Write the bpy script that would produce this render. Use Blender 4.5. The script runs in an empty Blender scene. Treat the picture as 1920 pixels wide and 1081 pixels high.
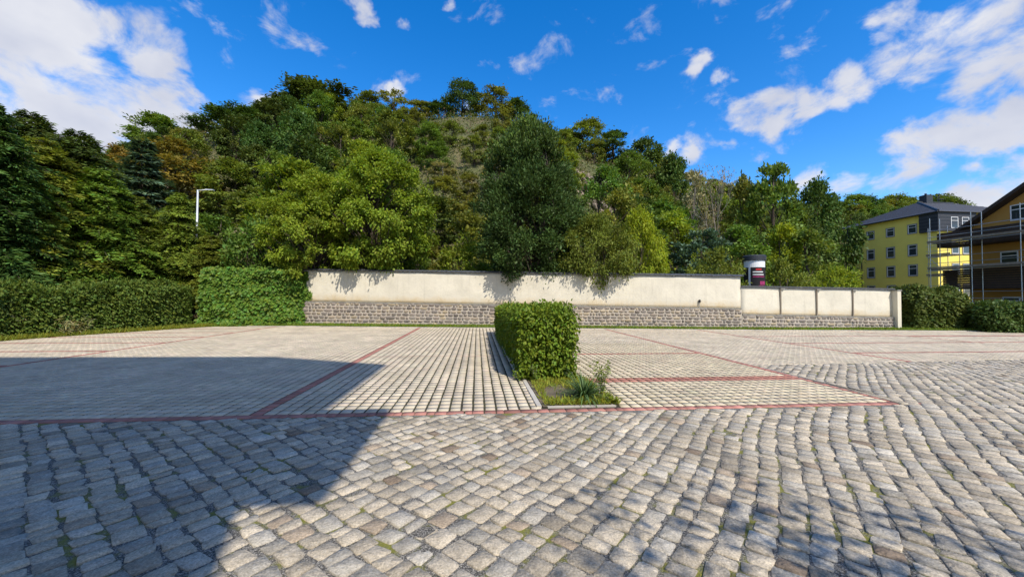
import bpy, math, random
import numpy as np
from mathutils import Vector, Matrix

random.seed(7)
RNG = np.random.default_rng(7)
SC = bpy.context.scene
COL = SC.collection
rad = math.radians

# ------------------------------------------------------------------ camera
FPX, CAMH = 710.0, 1.6
YAW, PITCH, ROLL = math.atan(65 / 710), math.atan(16.5 / 710), 0.006
_f = Vector((math.sin(YAW) * math.cos(PITCH), math.cos(YAW) * math.cos(PITCH), math.sin(PITCH)))
_r = Vector((math.cos(YAW), -math.sin(YAW), 0))
_u = _r.cross(_f)
_R = _r * math.cos(ROLL) + _u * math.sin(ROLL)
_U = _u * math.cos(ROLL) - _r * math.sin(ROLL)
cam = bpy.data.cameras.new('camera')
cam.sensor_width = 36
cam.sensor_fit = 'HORIZONTAL'
cam.lens = 36 * FPX / 1920
cam.clip_start = 0.05
cam.clip_end = 3000
camo = bpy.data.objects.new('camera', cam)
COL.objects.link(camo)
m = Matrix((_R, _U, -_f)).transposed().to_4x4()
m.translation = (0, 0, CAMH)
camo.matrix_world = m
SC.camera = camo

# ------------------------------------------------------------------ sun + sky
SUN_AZ, SUN_EL = rad(22), rad(49)           # behind the camera, to the right
sun_to = Vector((math.sin(SUN_AZ) * math.cos(SUN_EL), -math.cos(SUN_AZ) * math.cos(SUN_EL), math.sin(SUN_EL)))
sl = bpy.data.lights.new('sun', 'SUN')
sl.energy = 4.9
sl.angle = rad(0.53)
sl.color = (1.0, 0.935, 0.82)
so = bpy.data.objects.new('sun', sl)
COL.objects.link(so)
so.rotation_euler = (-sun_to).to_track_quat('-Z', 'Y').to_euler()
SC.view_settings.view_transform = 'Standard'
SC.view_settings.look = 'None'
SC.view_settings.exposure = 0.0
SC.view_settings.gamma = 1.0


def ray(x, y):
    return _f + _R * ((x - 960) / FPX) - _U * ((y - 540.5) / FPX)


def gnd(x, y, z=0.0):
    d = ray(x, y)
    t = (z - CAMH) / d.z
    return Vector((d.x * t, d.y * t, z))


def at(x, y, Y):
    d = ray(x, y)
    t = Y / d.y
    return Vector((d.x * t, Y, d.z * t + CAMH))


def atX(x, y, X):
    d = ray(x, y)
    t = X / d.x
    return Vector((X, d.y * t, d.z * t + CAMH))


W = bpy.data.worlds.new('World')
SC.world = W
W.use_nodes = True
wt = W.node_tree
wt.nodes.clear()


def N(t, typ, ins=None, **kw):
    n = t.nodes.new(typ)
    for k, v in kw.items():
        setattr(n, k, v)
    for k, v in (ins or {}).items():
        s = n.inputs[k]
        if hasattr(v, 'is_output') or isinstance(v, bpy.types.NodeSocket):
            t.links.new(v, s)
        else:
            s.default_value = v
    return n


def MATH(t, op, a, b=0.0, c=None, clamp=False):
    ins = {0: a, 1: b}
    if c is not None:
        ins[2] = c
    return N(t, 'ShaderNodeMath', ins, operation=op, use_clamp=clamp).outputs[0]


def build_world():
    t = wt
    sky = N(t, 'ShaderNodeTexSky', sky_type='NISHITA', sun_disc=False, sun_elevation=SUN_EL,
            sun_rotation=math.pi - SUN_AZ, altitude=300, air_density=1.0, dust_density=0.3, ozone_density=3.0)
    hs = N(t, 'ShaderNodeHueSaturation', {'Hue': 0.506, 'Saturation': 1.40, 'Value': 2.35, 'Color': sky.outputs[0]})
    tc = N(t, 'ShaderNodeTexCoord').outputs['Generated']
    # clouds: soft round masses at fixed sky directions, broken up by fractal noise
    blobs = [(40, 40, .20), (100, 150, .25), (0, 130, .28), (190, 205, .30), (265, 80, .16), (290, 115, .13), (215, 40, .08),
             (285, 215, .26), (345, 225, .18), (80, 240, .24), (140, 255, .26), (230, 235, .24), (-40, 60, .3), (330, 150, .07), (-90, 60, .3), (-120, 180, .25), (200, 250, .11),
             (680, 30, .075), (755, 45, .06), (480, 170, .055), (510, 160, .05), (740, 165, .045), (838, 15, .03),
             (1310, 125, .075), (1355, 150, .06), (1385, 140, .05), (1440, 215, .12), (1510, 205, .11), (1400, 225, .09), (1590, 150, .13),
             (1570, 190, .08), (1690, 75, .15), (1770, 60, .13), (1850, 30, .15), (1660, 40, .08), (1900, 90, .12), (1850, 150, .09),
             (1710, 260, .13), (1790, 235, .13), (1860, 255, .10), (1920, 205, .10), (1680, 290, .07), (1910, 265, .08),
             (1300, 290, .07), (1360, 285, .06), (1420, 290, .06), (1520, 335, .07), (1590, 335, .07), (1260, 285, .05),
             (1880, 350, .10), (1830, 365, .09), (1840, 318, .06), (1990, 60, .2), (2050, 180, .2), (1980, 300, .15)]
    wn = N(t, 'ShaderNodeTexNoise', {'Vector': tc, 'Scale': 7.0, 'Detail': 5.0, 'Roughness': 0.6})
    off = N(t, 'ShaderNodeVectorMath', {0: wn.outputs['Color'], 1: (0.5, 0.5, 0.5)}, operation='SUBTRACT').outputs[0]
    off = N(t, 'ShaderNodeVectorMath', {0: off, 'Scale': 0.11}, operation='SCALE').outputs[0]
    wv = N(t, 'ShaderNodeVectorMath', {0: tc, 1: off}, operation='ADD').outputs[0]
    acc = None
    for (x, y, r) in blobs:
        d = ray(x, y).normalized()
        r = r * 0.60
        dist = N(t, 'ShaderNodeVectorMath', {0: wv, 1: tuple(d)}, operation='DISTANCE').outputs['Value']
        v = N(t, 'ShaderNodeMapRange', {'Value': dist, 'From Min': r, 'From Max': r * 0.15, 'To Min': 0.0, 'To Max': 1.0},
              interpolation_type='SMOOTHSTEP').outputs[0]
        if r < 0.045: v = MATH(t, 'MULTIPLY', v, 0.62)
        acc = v if acc is None else MATH(t, 'SMOOTH_MAX', acc, v, 0.15)
    # unseen cloud behind and overhead, thickened as white fill for the blue shade
    sp = N(t, 'ShaderNodeSeparateXYZ', {0: tc})
    low = N(t, 'ShaderNodeTexNoise', {'Vector': tc, 'Scale': 2.6, 'Detail': 2.0}).outputs[0]
    behind = N(t, 'ShaderNodeMapRange', {'Value': sp.outputs[1], 'From Min': 0.25, 'From Max': -0.1}).outputs[0]
    lo = N(t, 'ShaderNodeMapRange', {'Value': low, 'From Min': 0.41, 'From Max': 0.56}).outputs[0]
    acc = MATH(t, 'MAXIMUM', acc, MATH(t, 'MULTIPLY', lo, behind))
    mp = N(t, 'ShaderNodeMapping', {'Vector': tc, 'Rotation': (0, rad(28), 0), 'Scale': (9.0, 9.0, 13.0)})
    fb = N(t, 'ShaderNodeTexNoise', {'Vector': mp.outputs[0], 'Scale': 1.0, 'Detail': 12.0, 'Roughness': 0.60, 'Distortion': 0.3}).outputs[0]
    den = MATH(t, 'ADD', acc, MATH(t, 'MULTIPLY', MATH(t, 'SUBTRACT', fb, 0.5), 3.7))
    den = MATH(t, 'MULTIPLY', den, N(t, 'ShaderNodeMapRange', {'Value': acc, 'From Min': 0.0, 'From Max': 0.12}).outputs[0])
    cov = N(t, 'ShaderNodeMapRange', {'Value': den, 'From Min': 0.25, 'From Max': 1.1}, interpolation_type='SMOOTHSTEP').outputs[0]
    cov = MATH(t, 'MULTIPLY', cov, 0.97)
    shade = N(t, 'ShaderNodeTexNoise', {'Vector': mp.outputs[0], 'Scale': 0.8, 'Detail': 4.0}).outputs[0]
    shv = N(t, 'ShaderNodeMapRange', {'Value': shade, 'From Min': 0.35, 'From Max': 0.7}).outputs[0]
    cc = N(t, 'ShaderNodeMix', {0: shv, 6: (5.8, 6.1, 7.2, 1), 7: (7.9, 8.0, 8.5, 1)}, data_type='RGBA').outputs[2]
    mix = N(t, 'ShaderNodeMix', {0: cov, 6: hs.outputs[0], 7: cc}, data_type='RGBA').outputs[2]
    bg = N(t, 'ShaderNodeBackground', {'Color': mix, 'Strength': 0.105})
    out = N(t, 'ShaderNodeOutputWorld')
    t.links.new(bg.outputs[0], out.inputs[0])


build_world()
SC.cycles.max_bounces = 6
SC.cycles.diffuse_bounces = 3
SC.cycles.transmission_bounces = 3
SC.cycles.transparent_max_bounces = 4

# ------------------------------------------------------------------ object helpers


def tag(o, label=None, cat=None, group=None, kind=None):
    if label: o['label'] = label
    if cat: o['category'] = cat
    if group: o['group'] = group
    if kind: o['kind'] = kind
    return o


def thing(name, label, cat, loc=(0, 0, 0), rotz=0.0, group=None, scale=None):
    o = bpy.data.objects.new(name, None)
    COL.objects.link(o)
    o.empty_display_size = 0.2
    o.location = loc
    o.rotation_euler = (0, 0, rotz)
    if scale: o.scale = scale
    return tag(o, label, cat, group)


def obj(name, me, mat=None, parent=None, loc=None, rotz=None, scale=None):
    o = bpy.data.objects.new(name, me)
    COL.objects.link(o)
    if mat is not None and len(me.materials) == 0:
        me.materials.append(mat)
    if parent is not None: o.parent = parent
    if loc is not None: o.location = loc
    if rotz is not None: o.rotation_euler = (0, 0, rotz)
    if scale is not None: o.scale = scale
    return o


def np_mesh(name, V, faces, tint=None, smooth=False):
    """V (n,3); faces (m,k) of equal size; tint (n,3) point colours"""
    me = bpy.data.meshes.new(name)
    V = np.ascontiguousarray(V, dtype=np.float32)
    faces = np.ascontiguousarray(faces, dtype=np.int32)
    k = faces.shape[1]
    me.vertices.add(len(V))
    me.vertices.foreach_set('co', V.ravel())
    me.loops.add(faces.size)
    me.loops.foreach_set('vertex_index', faces.ravel())
    me.polygons.add(len(faces))
    me.polygons.foreach_set('loop_start', np.arange(0, faces.size, k, dtype=np.int32))
    me.polygons.foreach_set('loop_total', np.full(len(faces), k, dtype=np.int32))
    if smooth:
        me.polygons.foreach_set('use_smooth', np.ones(len(faces), dtype=bool))
    if tint is not None:
        a = me.color_attributes.new('tint', 'FLOAT_COLOR', 'POINT')
        c = np.ones((len(V), 4), dtype=np.float32)
        c[:, :3] = tint
        a.data.foreach_set('color', c.ravel())
    me.update(calc_edges=True)
    return me


class MB:
    """collects simple solids into one mesh"""

    def __init__(s):
        s.v, s.f, s.c = [], [], []

    def add(s, vs, fs, col=None):
        b = len(s.v)
        s.v += [tuple(p) for p in vs]
        s.f += [tuple(i + b for i in q) for q in fs]
        s.c += [col or (1, 1, 1)] * len(vs)

    def box(s, a, b, col=None):
        x0, y0, z0 = a
        x1, y1, z1 = b
        s.add([(x0, y0, z0), (x1, y0, z0), (x1, y1, z0), (x0, y1, z0), (x0, y0, z1), (x1, y0, z1), (x1, y1, z1), (x0, y1, z1)],
              [(0, 3, 2, 1), (4, 5, 6, 7), (0, 1, 5, 4), (1, 2, 6, 5), (2, 3, 7, 6), (3, 0, 4, 7)], col)

    def obox(s, o, ex, ey, ez, col=None):
        """oriented box from corner o with edge vectors"""
        o, ex, ey, ez = map(Vector, (o, ex, ey, ez))
        p = [o, o + ex, o + ex + ey, o + ey]
        p += [q + ez for q in p]
        fs = [(0, 3, 2, 1), (4, 5, 6, 7), (0, 1, 5, 4), (1, 2, 6, 5), (2, 3, 7, 6), (3, 0, 4, 7)]
        if ex.cross(ey).dot(ez) < 0:
            fs = [q[::-1] for q in fs]
        s.add(p, fs, col)

    def tube(s, pts, radii, n=8, col=None, caps=True):
        pts = [Vector(p) for p in pts]
        rings = []
        vs, fs = [], []
        for i, p in enumerate(pts):
            d = (pts[min(i + 1, len(pts) - 1)] - pts[max(i - 1, 0)]).normalized()
            a = d.orthogonal().normalized() if abs(d.z) < 0.95 else Vector((1, 0, 0))
            if abs(d.z) < 0.95:
                a = d.cross(Vector((0, 0, 1))).normalized()
            a = (a - d * a.dot(d)).normalized()
            b = d.cross(a)
            for k in range(n):
                w = 2 * math.pi * k / n
                vs.append(p + (a * math.cos(w) + b * math.sin(w)) * radii[i])
        for i in range(len(pts) - 1):
            for k in range(n):
                k2 = (k + 1) % n
                fs.append((i * n + k, i * n + k2, (i + 1) * n + k2, (i + 1) * n + k))
        if caps:
            fs.append(tuple(range(n))[::-1])
            fs.append(tuple((len(pts) - 1) * n + k for k in range(n)))
        s.add(vs, fs, col)

    def lathe(s, prof, c=(0, 0, 0), n=24, col=None):
        vs, fs = [], []
        for (r, z) in prof:
            for k in range(n):
                w = 2 * math.pi * k / n
                vs.append((c[0] + r * math.cos(w), c[1] + r * math.sin(w), c[2] + z))
        for i in range(len(prof) - 1):
            for k in range(n):
                k2 = (k + 1) % n
                fs.append((i * n + k, i * n + k2, (i + 1) * n + k2, (i + 1) * n + k))
        fs.append(tuple(range(n))[::-1])
        fs.append(tuple((len(prof) - 1) * n + k for k in range(n)))
        s.add(vs, fs, col)

    def mesh(s, name, smooth=False, tint=False):
        me = bpy.data.meshes.new(name)
        me.from_pydata(s.v, [], s.f)
        if smooth:
            for p in me.polygons: p.use_smooth = True
        if tint:
            a = me.color_attributes.new('tint', 'FLOAT_COLOR', 'POINT')
            a.data.foreach_set('color', np.array([(*c, 1) for c in s.c], dtype=np.float32).ravel())
        me.update()
        return me

    def build(s, name, mat, parent=None, smooth=False, tint=False, **kw):
        return obj(name, s.mesh(name, smooth, tint), mat, parent, **kw)


# ------------------------------------------------------------------ materials
MATS = {}


def mat_base(name):
    mt = bpy.data.materials.new(name)
    mt.use_nodes = True
    t = mt.node_tree
    t.nodes.clear()
    out = N(t, 'ShaderNodeOutputMaterial')
    b = N(t, 'ShaderNodeBsdfPrincipled')
    t.links.new(b.outputs[0], out.inputs[0])
    MATS[name] = mt
    return mt, t, b, out


def rgba(c): return (c[0], c[1], c[2], 1)


def simple(name, col, rough=0.6, metal=0.0, var=0.15, scale=3.0, bump=0.0, bscale=40.0, tint=False, spec=0.4, dirt=None):
    mt, t, b, out = mat_base(name)
    pos = N(t, 'ShaderNodeNewGeometry').outputs['Position']
    nz = N(t, 'ShaderNodeTexNoise', {'Vector': pos, 'Scale': scale, 'Detail': 6.0, 'Roughness': 0.6}).outputs[0]
    v = N(t, 'ShaderNodeMapRange', {'Value': nz, 'From Min': 0.25, 'From Max': 0.75, 'To Min': 1 - var, 'To Max': 1 + var}).outputs[0]
    base = N(t, 'ShaderNodeRGB').outputs[0]
    base.default_value = rgba(col)
    if tint:
        at_ = N(t, 'ShaderNodeAttribute', attribute_name='tint').outputs['Color']
        base = N(t, 'ShaderNodeMix', {0: 1.0, 6: base, 7: at_}, data_type='RGBA', blend_type='MULTIPLY').outputs[2]
    c = N(t, 'ShaderNodeVectorMath', {0: base, 'Scale': v}, operation='SCALE').outputs[0]
    if dirt:
        dn = N(t, 'ShaderNodeTexNoise', {'Vector': pos, 'Scale': dirt[1], 'Detail': 8.0, 'Roughness': 0.65}).outputs[0]
        df = N(t, 'ShaderNodeMapRange', {'Value': dn, 'From Min': 0.52, 'From Max': 0.72, 'To Max': dirt[2]}).outputs[0]
        c = N(t, 'ShaderNodeMix', {0: df, 6: c, 7: rgba(dirt[0])}, data_type='RGBA').outputs[2]
    t.links.new(c, b.inputs['Base Color'])
    b.inputs['Roughness'].default_value = rough
    b.inputs['Metallic'].default_value = metal
    b.inputs['Specular IOR Level'].default_value = spec
    if bump:
        bn = N(t, 'ShaderNodeTexNoise', {'Vector': pos, 'Scale': bscale, 'Detail': 5.0, 'Roughness': 0.6}).outputs[0]
        bp = N(t, 'ShaderNodeBump', {'Height': bn, 'Strength': bump, 'Distance': 0.02})
        t.links.new(bp.outputs[0], b.inputs['Normal'])
    return mt


def leafmat(name, col, trans=0.35, rough=0.5, objvar=0.12, hue=0.03):
    """leaf: tint attribute times a base colour, some light passes through"""
    mt, t, b, out = mat_base(name)
    at_ = N(t, 'ShaderNodeAttribute', attribute_name='tint').outputs['Color']
    base = N(t, 'ShaderNodeMix', {0: 1.0, 6: rgba(col), 7: at_}, data_type='RGBA', blend_type='MULTIPLY').outputs[2]
    rnd = N(t, 'ShaderNodeObjectInfo').outputs['Random']
    val = N(t, 'ShaderNodeMapRange', {'Value': rnd, 'To Min': 1 - objvar, 'To Max': 1 + objvar}).outputs[0]
    r2 = MATH(t, 'FRACT', MATH(t, 'MULTIPLY', rnd, 37.7))
    hv = N(t, 'ShaderNodeMapRange', {'Value': r2, 'To Min': 0.5 - hue, 'To Max': 0.5 + hue}).outputs[0]
    hs = N(t, 'ShaderNodeHueSaturation', {'Hue': hv, 'Value': val, 'Color': base}).outputs[0]
    t.links.new(hs, b.inputs['Base Color'])
    b.inputs['Roughness'].default_value = rough
    b.inputs['Specular IOR Level'].default_value = 0.16
    tl = N(t, 'ShaderNodeBsdfTranslucent')
    warm = N(t, 'ShaderNodeMix', {0: 1.0, 6: hs, 7: (1.25, 1.2, 0.55, 1)}, data_type='RGBA', blend_type='MULTIPLY').outputs[2]
    t.links.new(warm, tl.inputs[0])
    mx = N(t, 'ShaderNodeMixShader', {0: trans})
    t.links.new(b.outputs[0], mx.inputs[1])
    t.links.new(tl.outputs[0], mx.inputs[2])
    t.links.new(mx.outputs[0], out.inputs[0])
    return mt


def stone_mat(name, speck=0.35, bump=0.5, bscale=70, lichen=0.0, fine=160.0):
    """granite / paver: tint attribute x fine mineral speckle"""
    mt, t, b, out = mat_base(name)
    pos = N(t, 'ShaderNodeNewGeometry').outputs['Position']
    at_ = N(t, 'ShaderNodeAttribute', attribute_name='tint').outputs['Color']
    n1 = N(t, 'ShaderNodeTexNoise', {'Vector': pos, 'Scale': fine, 'Detail': 5.0, 'Roughness': 0.75}).outputs[0]
    n2 = N(t, 'ShaderNodeTexNoise', {'Vector': pos, 'Scale': 14.0, 'Detail': 6.0, 'Roughness': 0.65}).outputs[0]
    v1 = N(t, 'ShaderNodeMapRange', {'Value': n1, 'From Min': 0.3, 'From Max': 0.7, 'To Min': 1 - speck, 'To Max': 1 + speck}).outputs[0]
    v2 = N(t, 'ShaderNodeMapRange', {'Value': n2, 'From Min': 0.25, 'From Max': 0.75, 'To Min': 1 - speck * .6, 'To Max': 1 + speck * .6}).outputs[0]
    n3 = N(t, 'ShaderNodeTexNoise', {'Vector': pos, 'Scale': 0.9, 'Detail': 4.0, 'Roughness': 0.6}).outputs[0]
    v3 = N(t, 'ShaderNodeMapRange', {'Value': n3, 'From Min': 0.3, 'From Max': 0.7, 'To Min': 0.80, 'To Max': 1.12}).outputs[0]
    c = N(t, 'ShaderNodeVectorMath', {0: at_, 'Scale': MATH(t, 'MULTIPLY', MATH(t, 'MULTIPLY', v1, v2), v3)}, operation='SCALE').outputs[0]
    if lichen:
        ln = N(t, 'ShaderNodeTexNoise', {'Vector': pos, 'Scale': 22.0, 'Detail': 5.0, 'Roughness': 0.7}).outputs[0]
        lf = N(t, 'ShaderNodeMapRange', {'Value': ln, 'From Min': 0.6, 'From Max': 0.72, 'To Max': lichen}).outputs[0]
        c = N(t, 'ShaderNodeMix', {0: lf, 6: c, 7: (0.55, 0.53, 0.47, 1)}, data_type='RGBA').outputs[2]
    t.links.new(c, b.inputs['Base Color'])
    b.inputs['Roughness'].default_value = 0.78
    b.inputs['Specular IOR Level'].default_value = 0.3
    bn = N(t, 'ShaderNodeTexNoise', {'Vector': pos, 'Scale': bscale, 'Detail': 6.0, 'Roughness': 0.65}).outputs[0]
    bn2 = N(t, 'ShaderNodeTexNoise', {'Vector': pos, 'Scale': 18.0, 'Detail': 3.0}).outputs[0]
    h = MATH(t, 'ADD', bn, MATH(t, 'MULTIPLY', bn2, 0.8))
    bp = N(t, 'ShaderNodeBump', {'Height': h, 'Strength': bump, 'Distance': 0.012})
    t.links.new(bp.outputs[0], b.inputs['Normal'])
    return mt


def joint_mat(name, c_grit, c_moss, moss_lo, moss_hi, mscale=1.6):
    """joint filling: fine grit with patches of moss"""
    mt, t, b, out = mat_base(name)
    pos = N(t, 'ShaderNodeNewGeometry').outputs['Position']
    vo = N(t, 'ShaderNodeTexVoronoi', {'Vector': pos, 'Scale': 110.0})
    g = N(t, 'ShaderNodeMapRange', {'Value': vo.outputs['Distance'], 'From Min': 0.0, 'From Max': 0.75, 'To Min': 1.5, 'To Max': 0.25}).outputs[0]
    gv = N(t, 'ShaderNodeSeparateColor', {0: vo.outputs['Color']}).outputs[0]
    g = MATH(t, 'MULTIPLY', g, MATH(t, 'ADD', gv, 0.35))
    c = N(t, 'ShaderNodeVectorMath', {0: c_grit, 'Scale': g}, operation='SCALE').outputs[0]
    mn = N(t, 'ShaderNodeTexNoise', {'Vector': pos, 'Scale': mscale, 'Detail': 6.0, 'Roughness': 0.72}).outputs[0]
    mf = N(t, 'ShaderNodeMapRange', {'Value': mn, 'From Min': moss_lo, 'From Max': moss_hi}).outputs[0]
    mv = N(t, 'ShaderNodeTexNoise', {'Vector': pos, 'Scale': 90.0, 'Detail': 3.0}).outputs[0]
    mc = N(t, 'ShaderNodeVectorMath', {0: c_moss, 'Scale': MATH(t, 'ADD', MATH(t, 'MULTIPLY', mv, 1.3), 0.35)}, operation='SCALE').outputs[0]
    c = N(t, 'ShaderNodeMix', {0: mf, 6: c, 7: mc}, data_type='RGBA').outputs[2]
    t.links.new(c, b.inputs['Base Color'])
    b.inputs['Roughness'].default_value = 0.95
    bp = N(t, 'ShaderNodeBump', {'Height': MATH(t, 'ADD', vo.outputs['Distance'], mv), 'Strength': 0.8, 'Distance': 0.008}, invert=True)
    t.links.new(bp.outputs[0], b.inputs['Normal'])
    return mt


simple('soil', (0.16, 0.125, 0.085), 0.95, var=0.35, scale=6, bump=0.8, bscale=50, dirt=((0.07, 0.09, 0.025), 2.0, 0.7))
stone_mat('granite', 0.5, 1.0, 45, lichen=0.5, fine=70.0)
stone_mat('paver', 0.12, 0.25, 120)
stone_mat('wallstone', 0.35, 0.9, 40)
joint_mat('cobble_joint', (0.30, 0.275, 0.235), (0.185, 0.18, 0.03), 0.515, 0.61, 2.2)
joint_mat('paver_joint', (0.065, 0.058, 0.036), (0.07, 0.065, 0.025), 0.40, 0.62, 3.0)
simple('mortar', (0.50, 0.44, 0.36), 0.95, var=0.2, scale=5, bump=0.6, bscale=60)
simple('dark_tile', (0.075, 0.078, 0.085), 0.55, var=0.25, scale=8, bump=0.3, dirt=((0.2, 0.2, 0.17), 6.0, 0.6))
simple('red_tile', (0.42, 0.10, 0.05), 0.6, var=0.2, scale=8)
simple('ledge', (0.30, 0.285, 0.25), 0.9, var=0.3, scale=4, bump=0.5)
simple('bark', (0.085, 0.065, 0.048), 0.95, var=0.35, scale=9, bump=0.9, bscale=25)
simple('bark_pale', (0.26, 0.23, 0.19), 0.95, var=0.3, scale=9, bump=0.6, bscale=25)
simple('yellow_render', (0.90, 0.72, 0.15), 0.85, var=0.06, scale=0.6, bump=0.15, bscale=80)
simple('ochre_render', (0.52, 0.27, 0.06), 0.85, var=0.08, scale=0.7, bump=0.15, bscale=80)
simple('cream_render', (0.7, 0.64, 0.5), 0.9, var=0.08, scale=0.7)
simple('slate', (0.035, 0.038, 0.046), 0.5, var=0.25, scale=5, bump=0.2)
simple('roof_grey', (0.062, 0.064, 0.075), 0.6, var=0.22, scale=4, bump=0.25)
simple('dark_wood', (0.05, 0.032, 0.022), 0.75, var=0.3, scale=5, bump=0.3)
simple('plank', (0.26, 0.22, 0.17), 0.85, var=0.3, scale=5, bump=0.3)
simple('steel', (0.48, 0.49, 0.50), 0.4, 0.85, var=0.15, scale=10)
simple('dark_metal', (0.04, 0.04, 0.045), 0.5, 0.3, var=0.2)
simple('white_paint', (0.8, 0.8, 0.79), 0.45, var=0.04)
simple('stone_trim', (0.30, 0.27, 0.235), 0.8, var=0.12)
simple('black_print', (0.012, 0.011, 0.013), 0.85, var=0.1)
simple('magenta_print', (0.32, 0.03, 0.12), 0.8, var=0.5, scale=9)
simple('red_print', (0.6, 0.03, 0.03), 0.4, var=0.1)
simple('rock', (0.15, 0.115, 0.092), 0.9, var=0.45, scale=1.2, bump=1.0, bscale=6, dirt=((0.09, 0.085, 0.03), 0.6, 0.6))
simple('dead_grass', (0.30, 0.24, 0.12), 0.9, tint=True)
simple('post_brown', (0.24, 0.20, 0.15), 0.8, var=0.2)
simple('lamp_grey', (0.62, 0.64, 0.65), 0.4, 0.2, var=0.08)


def glass_mat():
    mt, t, b, out = mat_base('glass')
    b.inputs['Base Color'].default_value = (0.03, 0.04, 0.05, 1)
    b.inputs['Roughness'].default_value = 0.06
    b.inputs['Specular IOR Level'].default_value = 0.8
    return mt


glass_mat()


def plaster_mat():
    """cream limewash, ochre damp stains near the foot (height above the ledge)"""
    mt, t, b, out = mat_base('plaster')
    pos = N(t, 'ShaderNodeNewGeometry').outputs['Position']
    hgt = N(t, 'ShaderNodeAttribute', attribute_name='tint').outputs['Color']
    hz = N(t, 'ShaderNodeSeparateColor', {0: hgt}).outputs[0]      # 0 at foot .. 1 at top
    n1 = N(t, 'ShaderNodeTexNoise', {'Vector': pos, 'Scale': 1.3, 'Detail': 8.0, 'Roughness': 0.65}).outputs[0]
    n2 = N(t, 'ShaderNodeTexNoise', {'Vector': pos, 'Scale': 9.0, 'Detail': 6.0, 'Roughness': 0.7}).outputs[0]
    v = N(t, 'ShaderNodeMapRange', {'Value': MATH(t, 'ADD', MATH(t, 'MULTIPLY', n1, 0.7), MATH(t, 'MULTIPLY', n2, 0.3)), 'From Min': 0.3, 'From Max': 0.7, 'To Min': 0.80, 'To Max': 1.08}).outputs[0]
    c = N(t, 'ShaderNodeVectorMath', {0: (0.735, 0.675, 0.545), 'Scale': v}, operation='SCALE').outputs[0]
    st = MATH(t, 'ADD', MATH(t, 'MULTIPLY', n1, 0.75), MATH(t, 'MULTIPLY', n2, 0.35))
    lim = N(t, 'ShaderNodeMapRange', {'Value': hz, 'From Min': 0.0, 'From Max': 0.42, 'To Min': 0.30, 'To Max': -0.25}).outputs[0]
    sf = N(t, 'ShaderNodeMapRange', {'Value': MATH(t, 'ADD', st, lim), 'From Min': 0.52, 'From Max': 0.86, 'To Max': 0.8}).outputs[0]
    c = N(t, 'ShaderNodeMix', {0: sf, 6: c, 7: (0.50, 0.37, 0.19, 1)}, data_type='RGBA').outputs[2]
    # thin streaks running down
    mp = N(t, 'ShaderNodeMapping', {'Vector': pos, 'Scale': (6.0, 6.0, 0.5)})
    sn = N(t, 'ShaderNodeTexNoise', {'Vector': mp.outputs[0], 'Scale': 1.0, 'Detail': 5.0}).outputs[0]
    kf = N(t, 'ShaderNodeMapRange', {'Value': sn, 'From Min': 0.56, 'From Max': 0.8, 'To Max': 0.42}).outputs[0]
    c = N(t, 'ShaderNodeMix', {0: kf, 6: c, 7: (0.42, 0.38, 0.30, 1)}, data_type='RGBA').outputs[2]
    t.links.new(c, b.inputs['Base Color'])
    b.inputs['Roughness'].default_value = 0.92
    b.inputs['Specular IOR Level'].default_value = 0.2
    bp = N(t, 'ShaderNodeBump', {'Height': MATH(t, 'ADD', n2, n1), 'Strength': 0.35, 'Distance': 0.03})
    t.links.new(bp.outputs[0], b.inputs['Normal'])


plaster_mat()


def hill_mat():
    mt, t, b, out = mat_base('hill_ground')
    pos = N(t, 'ShaderNodeNewGeometry').outputs['Position']
    n1 = N(t, 'ShaderNodeTexNoise', {'Vector': pos, 'Scale': 0.12, 'Detail': 7.0, 'Roughness': 0.65}).outputs[0]
    n2 = N(t, 'ShaderNodeTexNoise', {'Vector': pos, 'Scale': 1.4, 'Detail': 6.0, 'Roughness': 0.7}).outputs[0]
    f1 = N(t, 'ShaderNodeMapRange', {'Value': n1, 'From Min': 0.4, 'From Max': 0.6}).outputs[0]
    c = N(t, 'ShaderNodeMix', {0: f1, 6: (0.085, 0.10, 0.03, 1), 7: (0.15, 0.13, 0.06, 1)}, data_type='RGBA').outputs[2]
    f2 = N(t, 'ShaderNodeMapRange', {'Value': n2, 'From Min': 0.3, 'From Max': 0.7, 'To Min': 0.5, 'To Max': 1.4}).outputs[0]
    c = N(t, 'ShaderNodeVectorMath', {0: c, 'Scale': f2}, operation='SCALE').outputs[0]
    t.links.new(c, b.inputs['Base Color'])
    b.inputs['Roughness'].default_value = 0.95
    bp = N(t, 'ShaderNodeBump', {'Height': n2, 'Strength': 1.0, 'Distance': 0.4})
    t.links.new(bp.outputs[0], b.inputs['Normal'])


hill_mat()
leafmat('leaf_dark', (0.092, 0.142, 0.03), 0.22)
leafmat('leaf_mid', (0.155, 0.22, 0.036), 0.3)
leafmat('leaf_olive', (0.2, 0.225, 0.04), 0.3)
leafmat('leaf_lime', (0.225, 0.29, 0.03), 0.4, hue=0.008)
leafmat('leaf_yellow', (0.3, 0.36, 0.028), 0.45)
leafmat('leaf_rust', (0.25, 0.16, 0.035), 0.3)
leafmat('leaf_blue', (0.1, 0.15, 0.085), 0.2)
leafmat('leaf_spray', (0.19, 0.255, 0.036), 0.28)
leafmat('leaf_tan', (0.29, 0.245, 0.13), 0.25)
leafmat('leaf_hedge', (0.2, 0.265, 0.028), 0.32, rough=0.42)
leafmat('leaf_ivy', (0.155, 0.225, 0.032), 0.25, rough=0.42)
leafmat('leaf_yew', (0.062, 0.108, 0.026), 0.18, hue=0.0)
leafmat('leaf_lefthedge', (0.115, 0.175, 0.03), 0.25)
leafmat('leaf_straw', (0.45, 0.40, 0.2), 0.3)
leafmat('grass', (0.235, 0.3, 0.04), 0.35)
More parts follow.
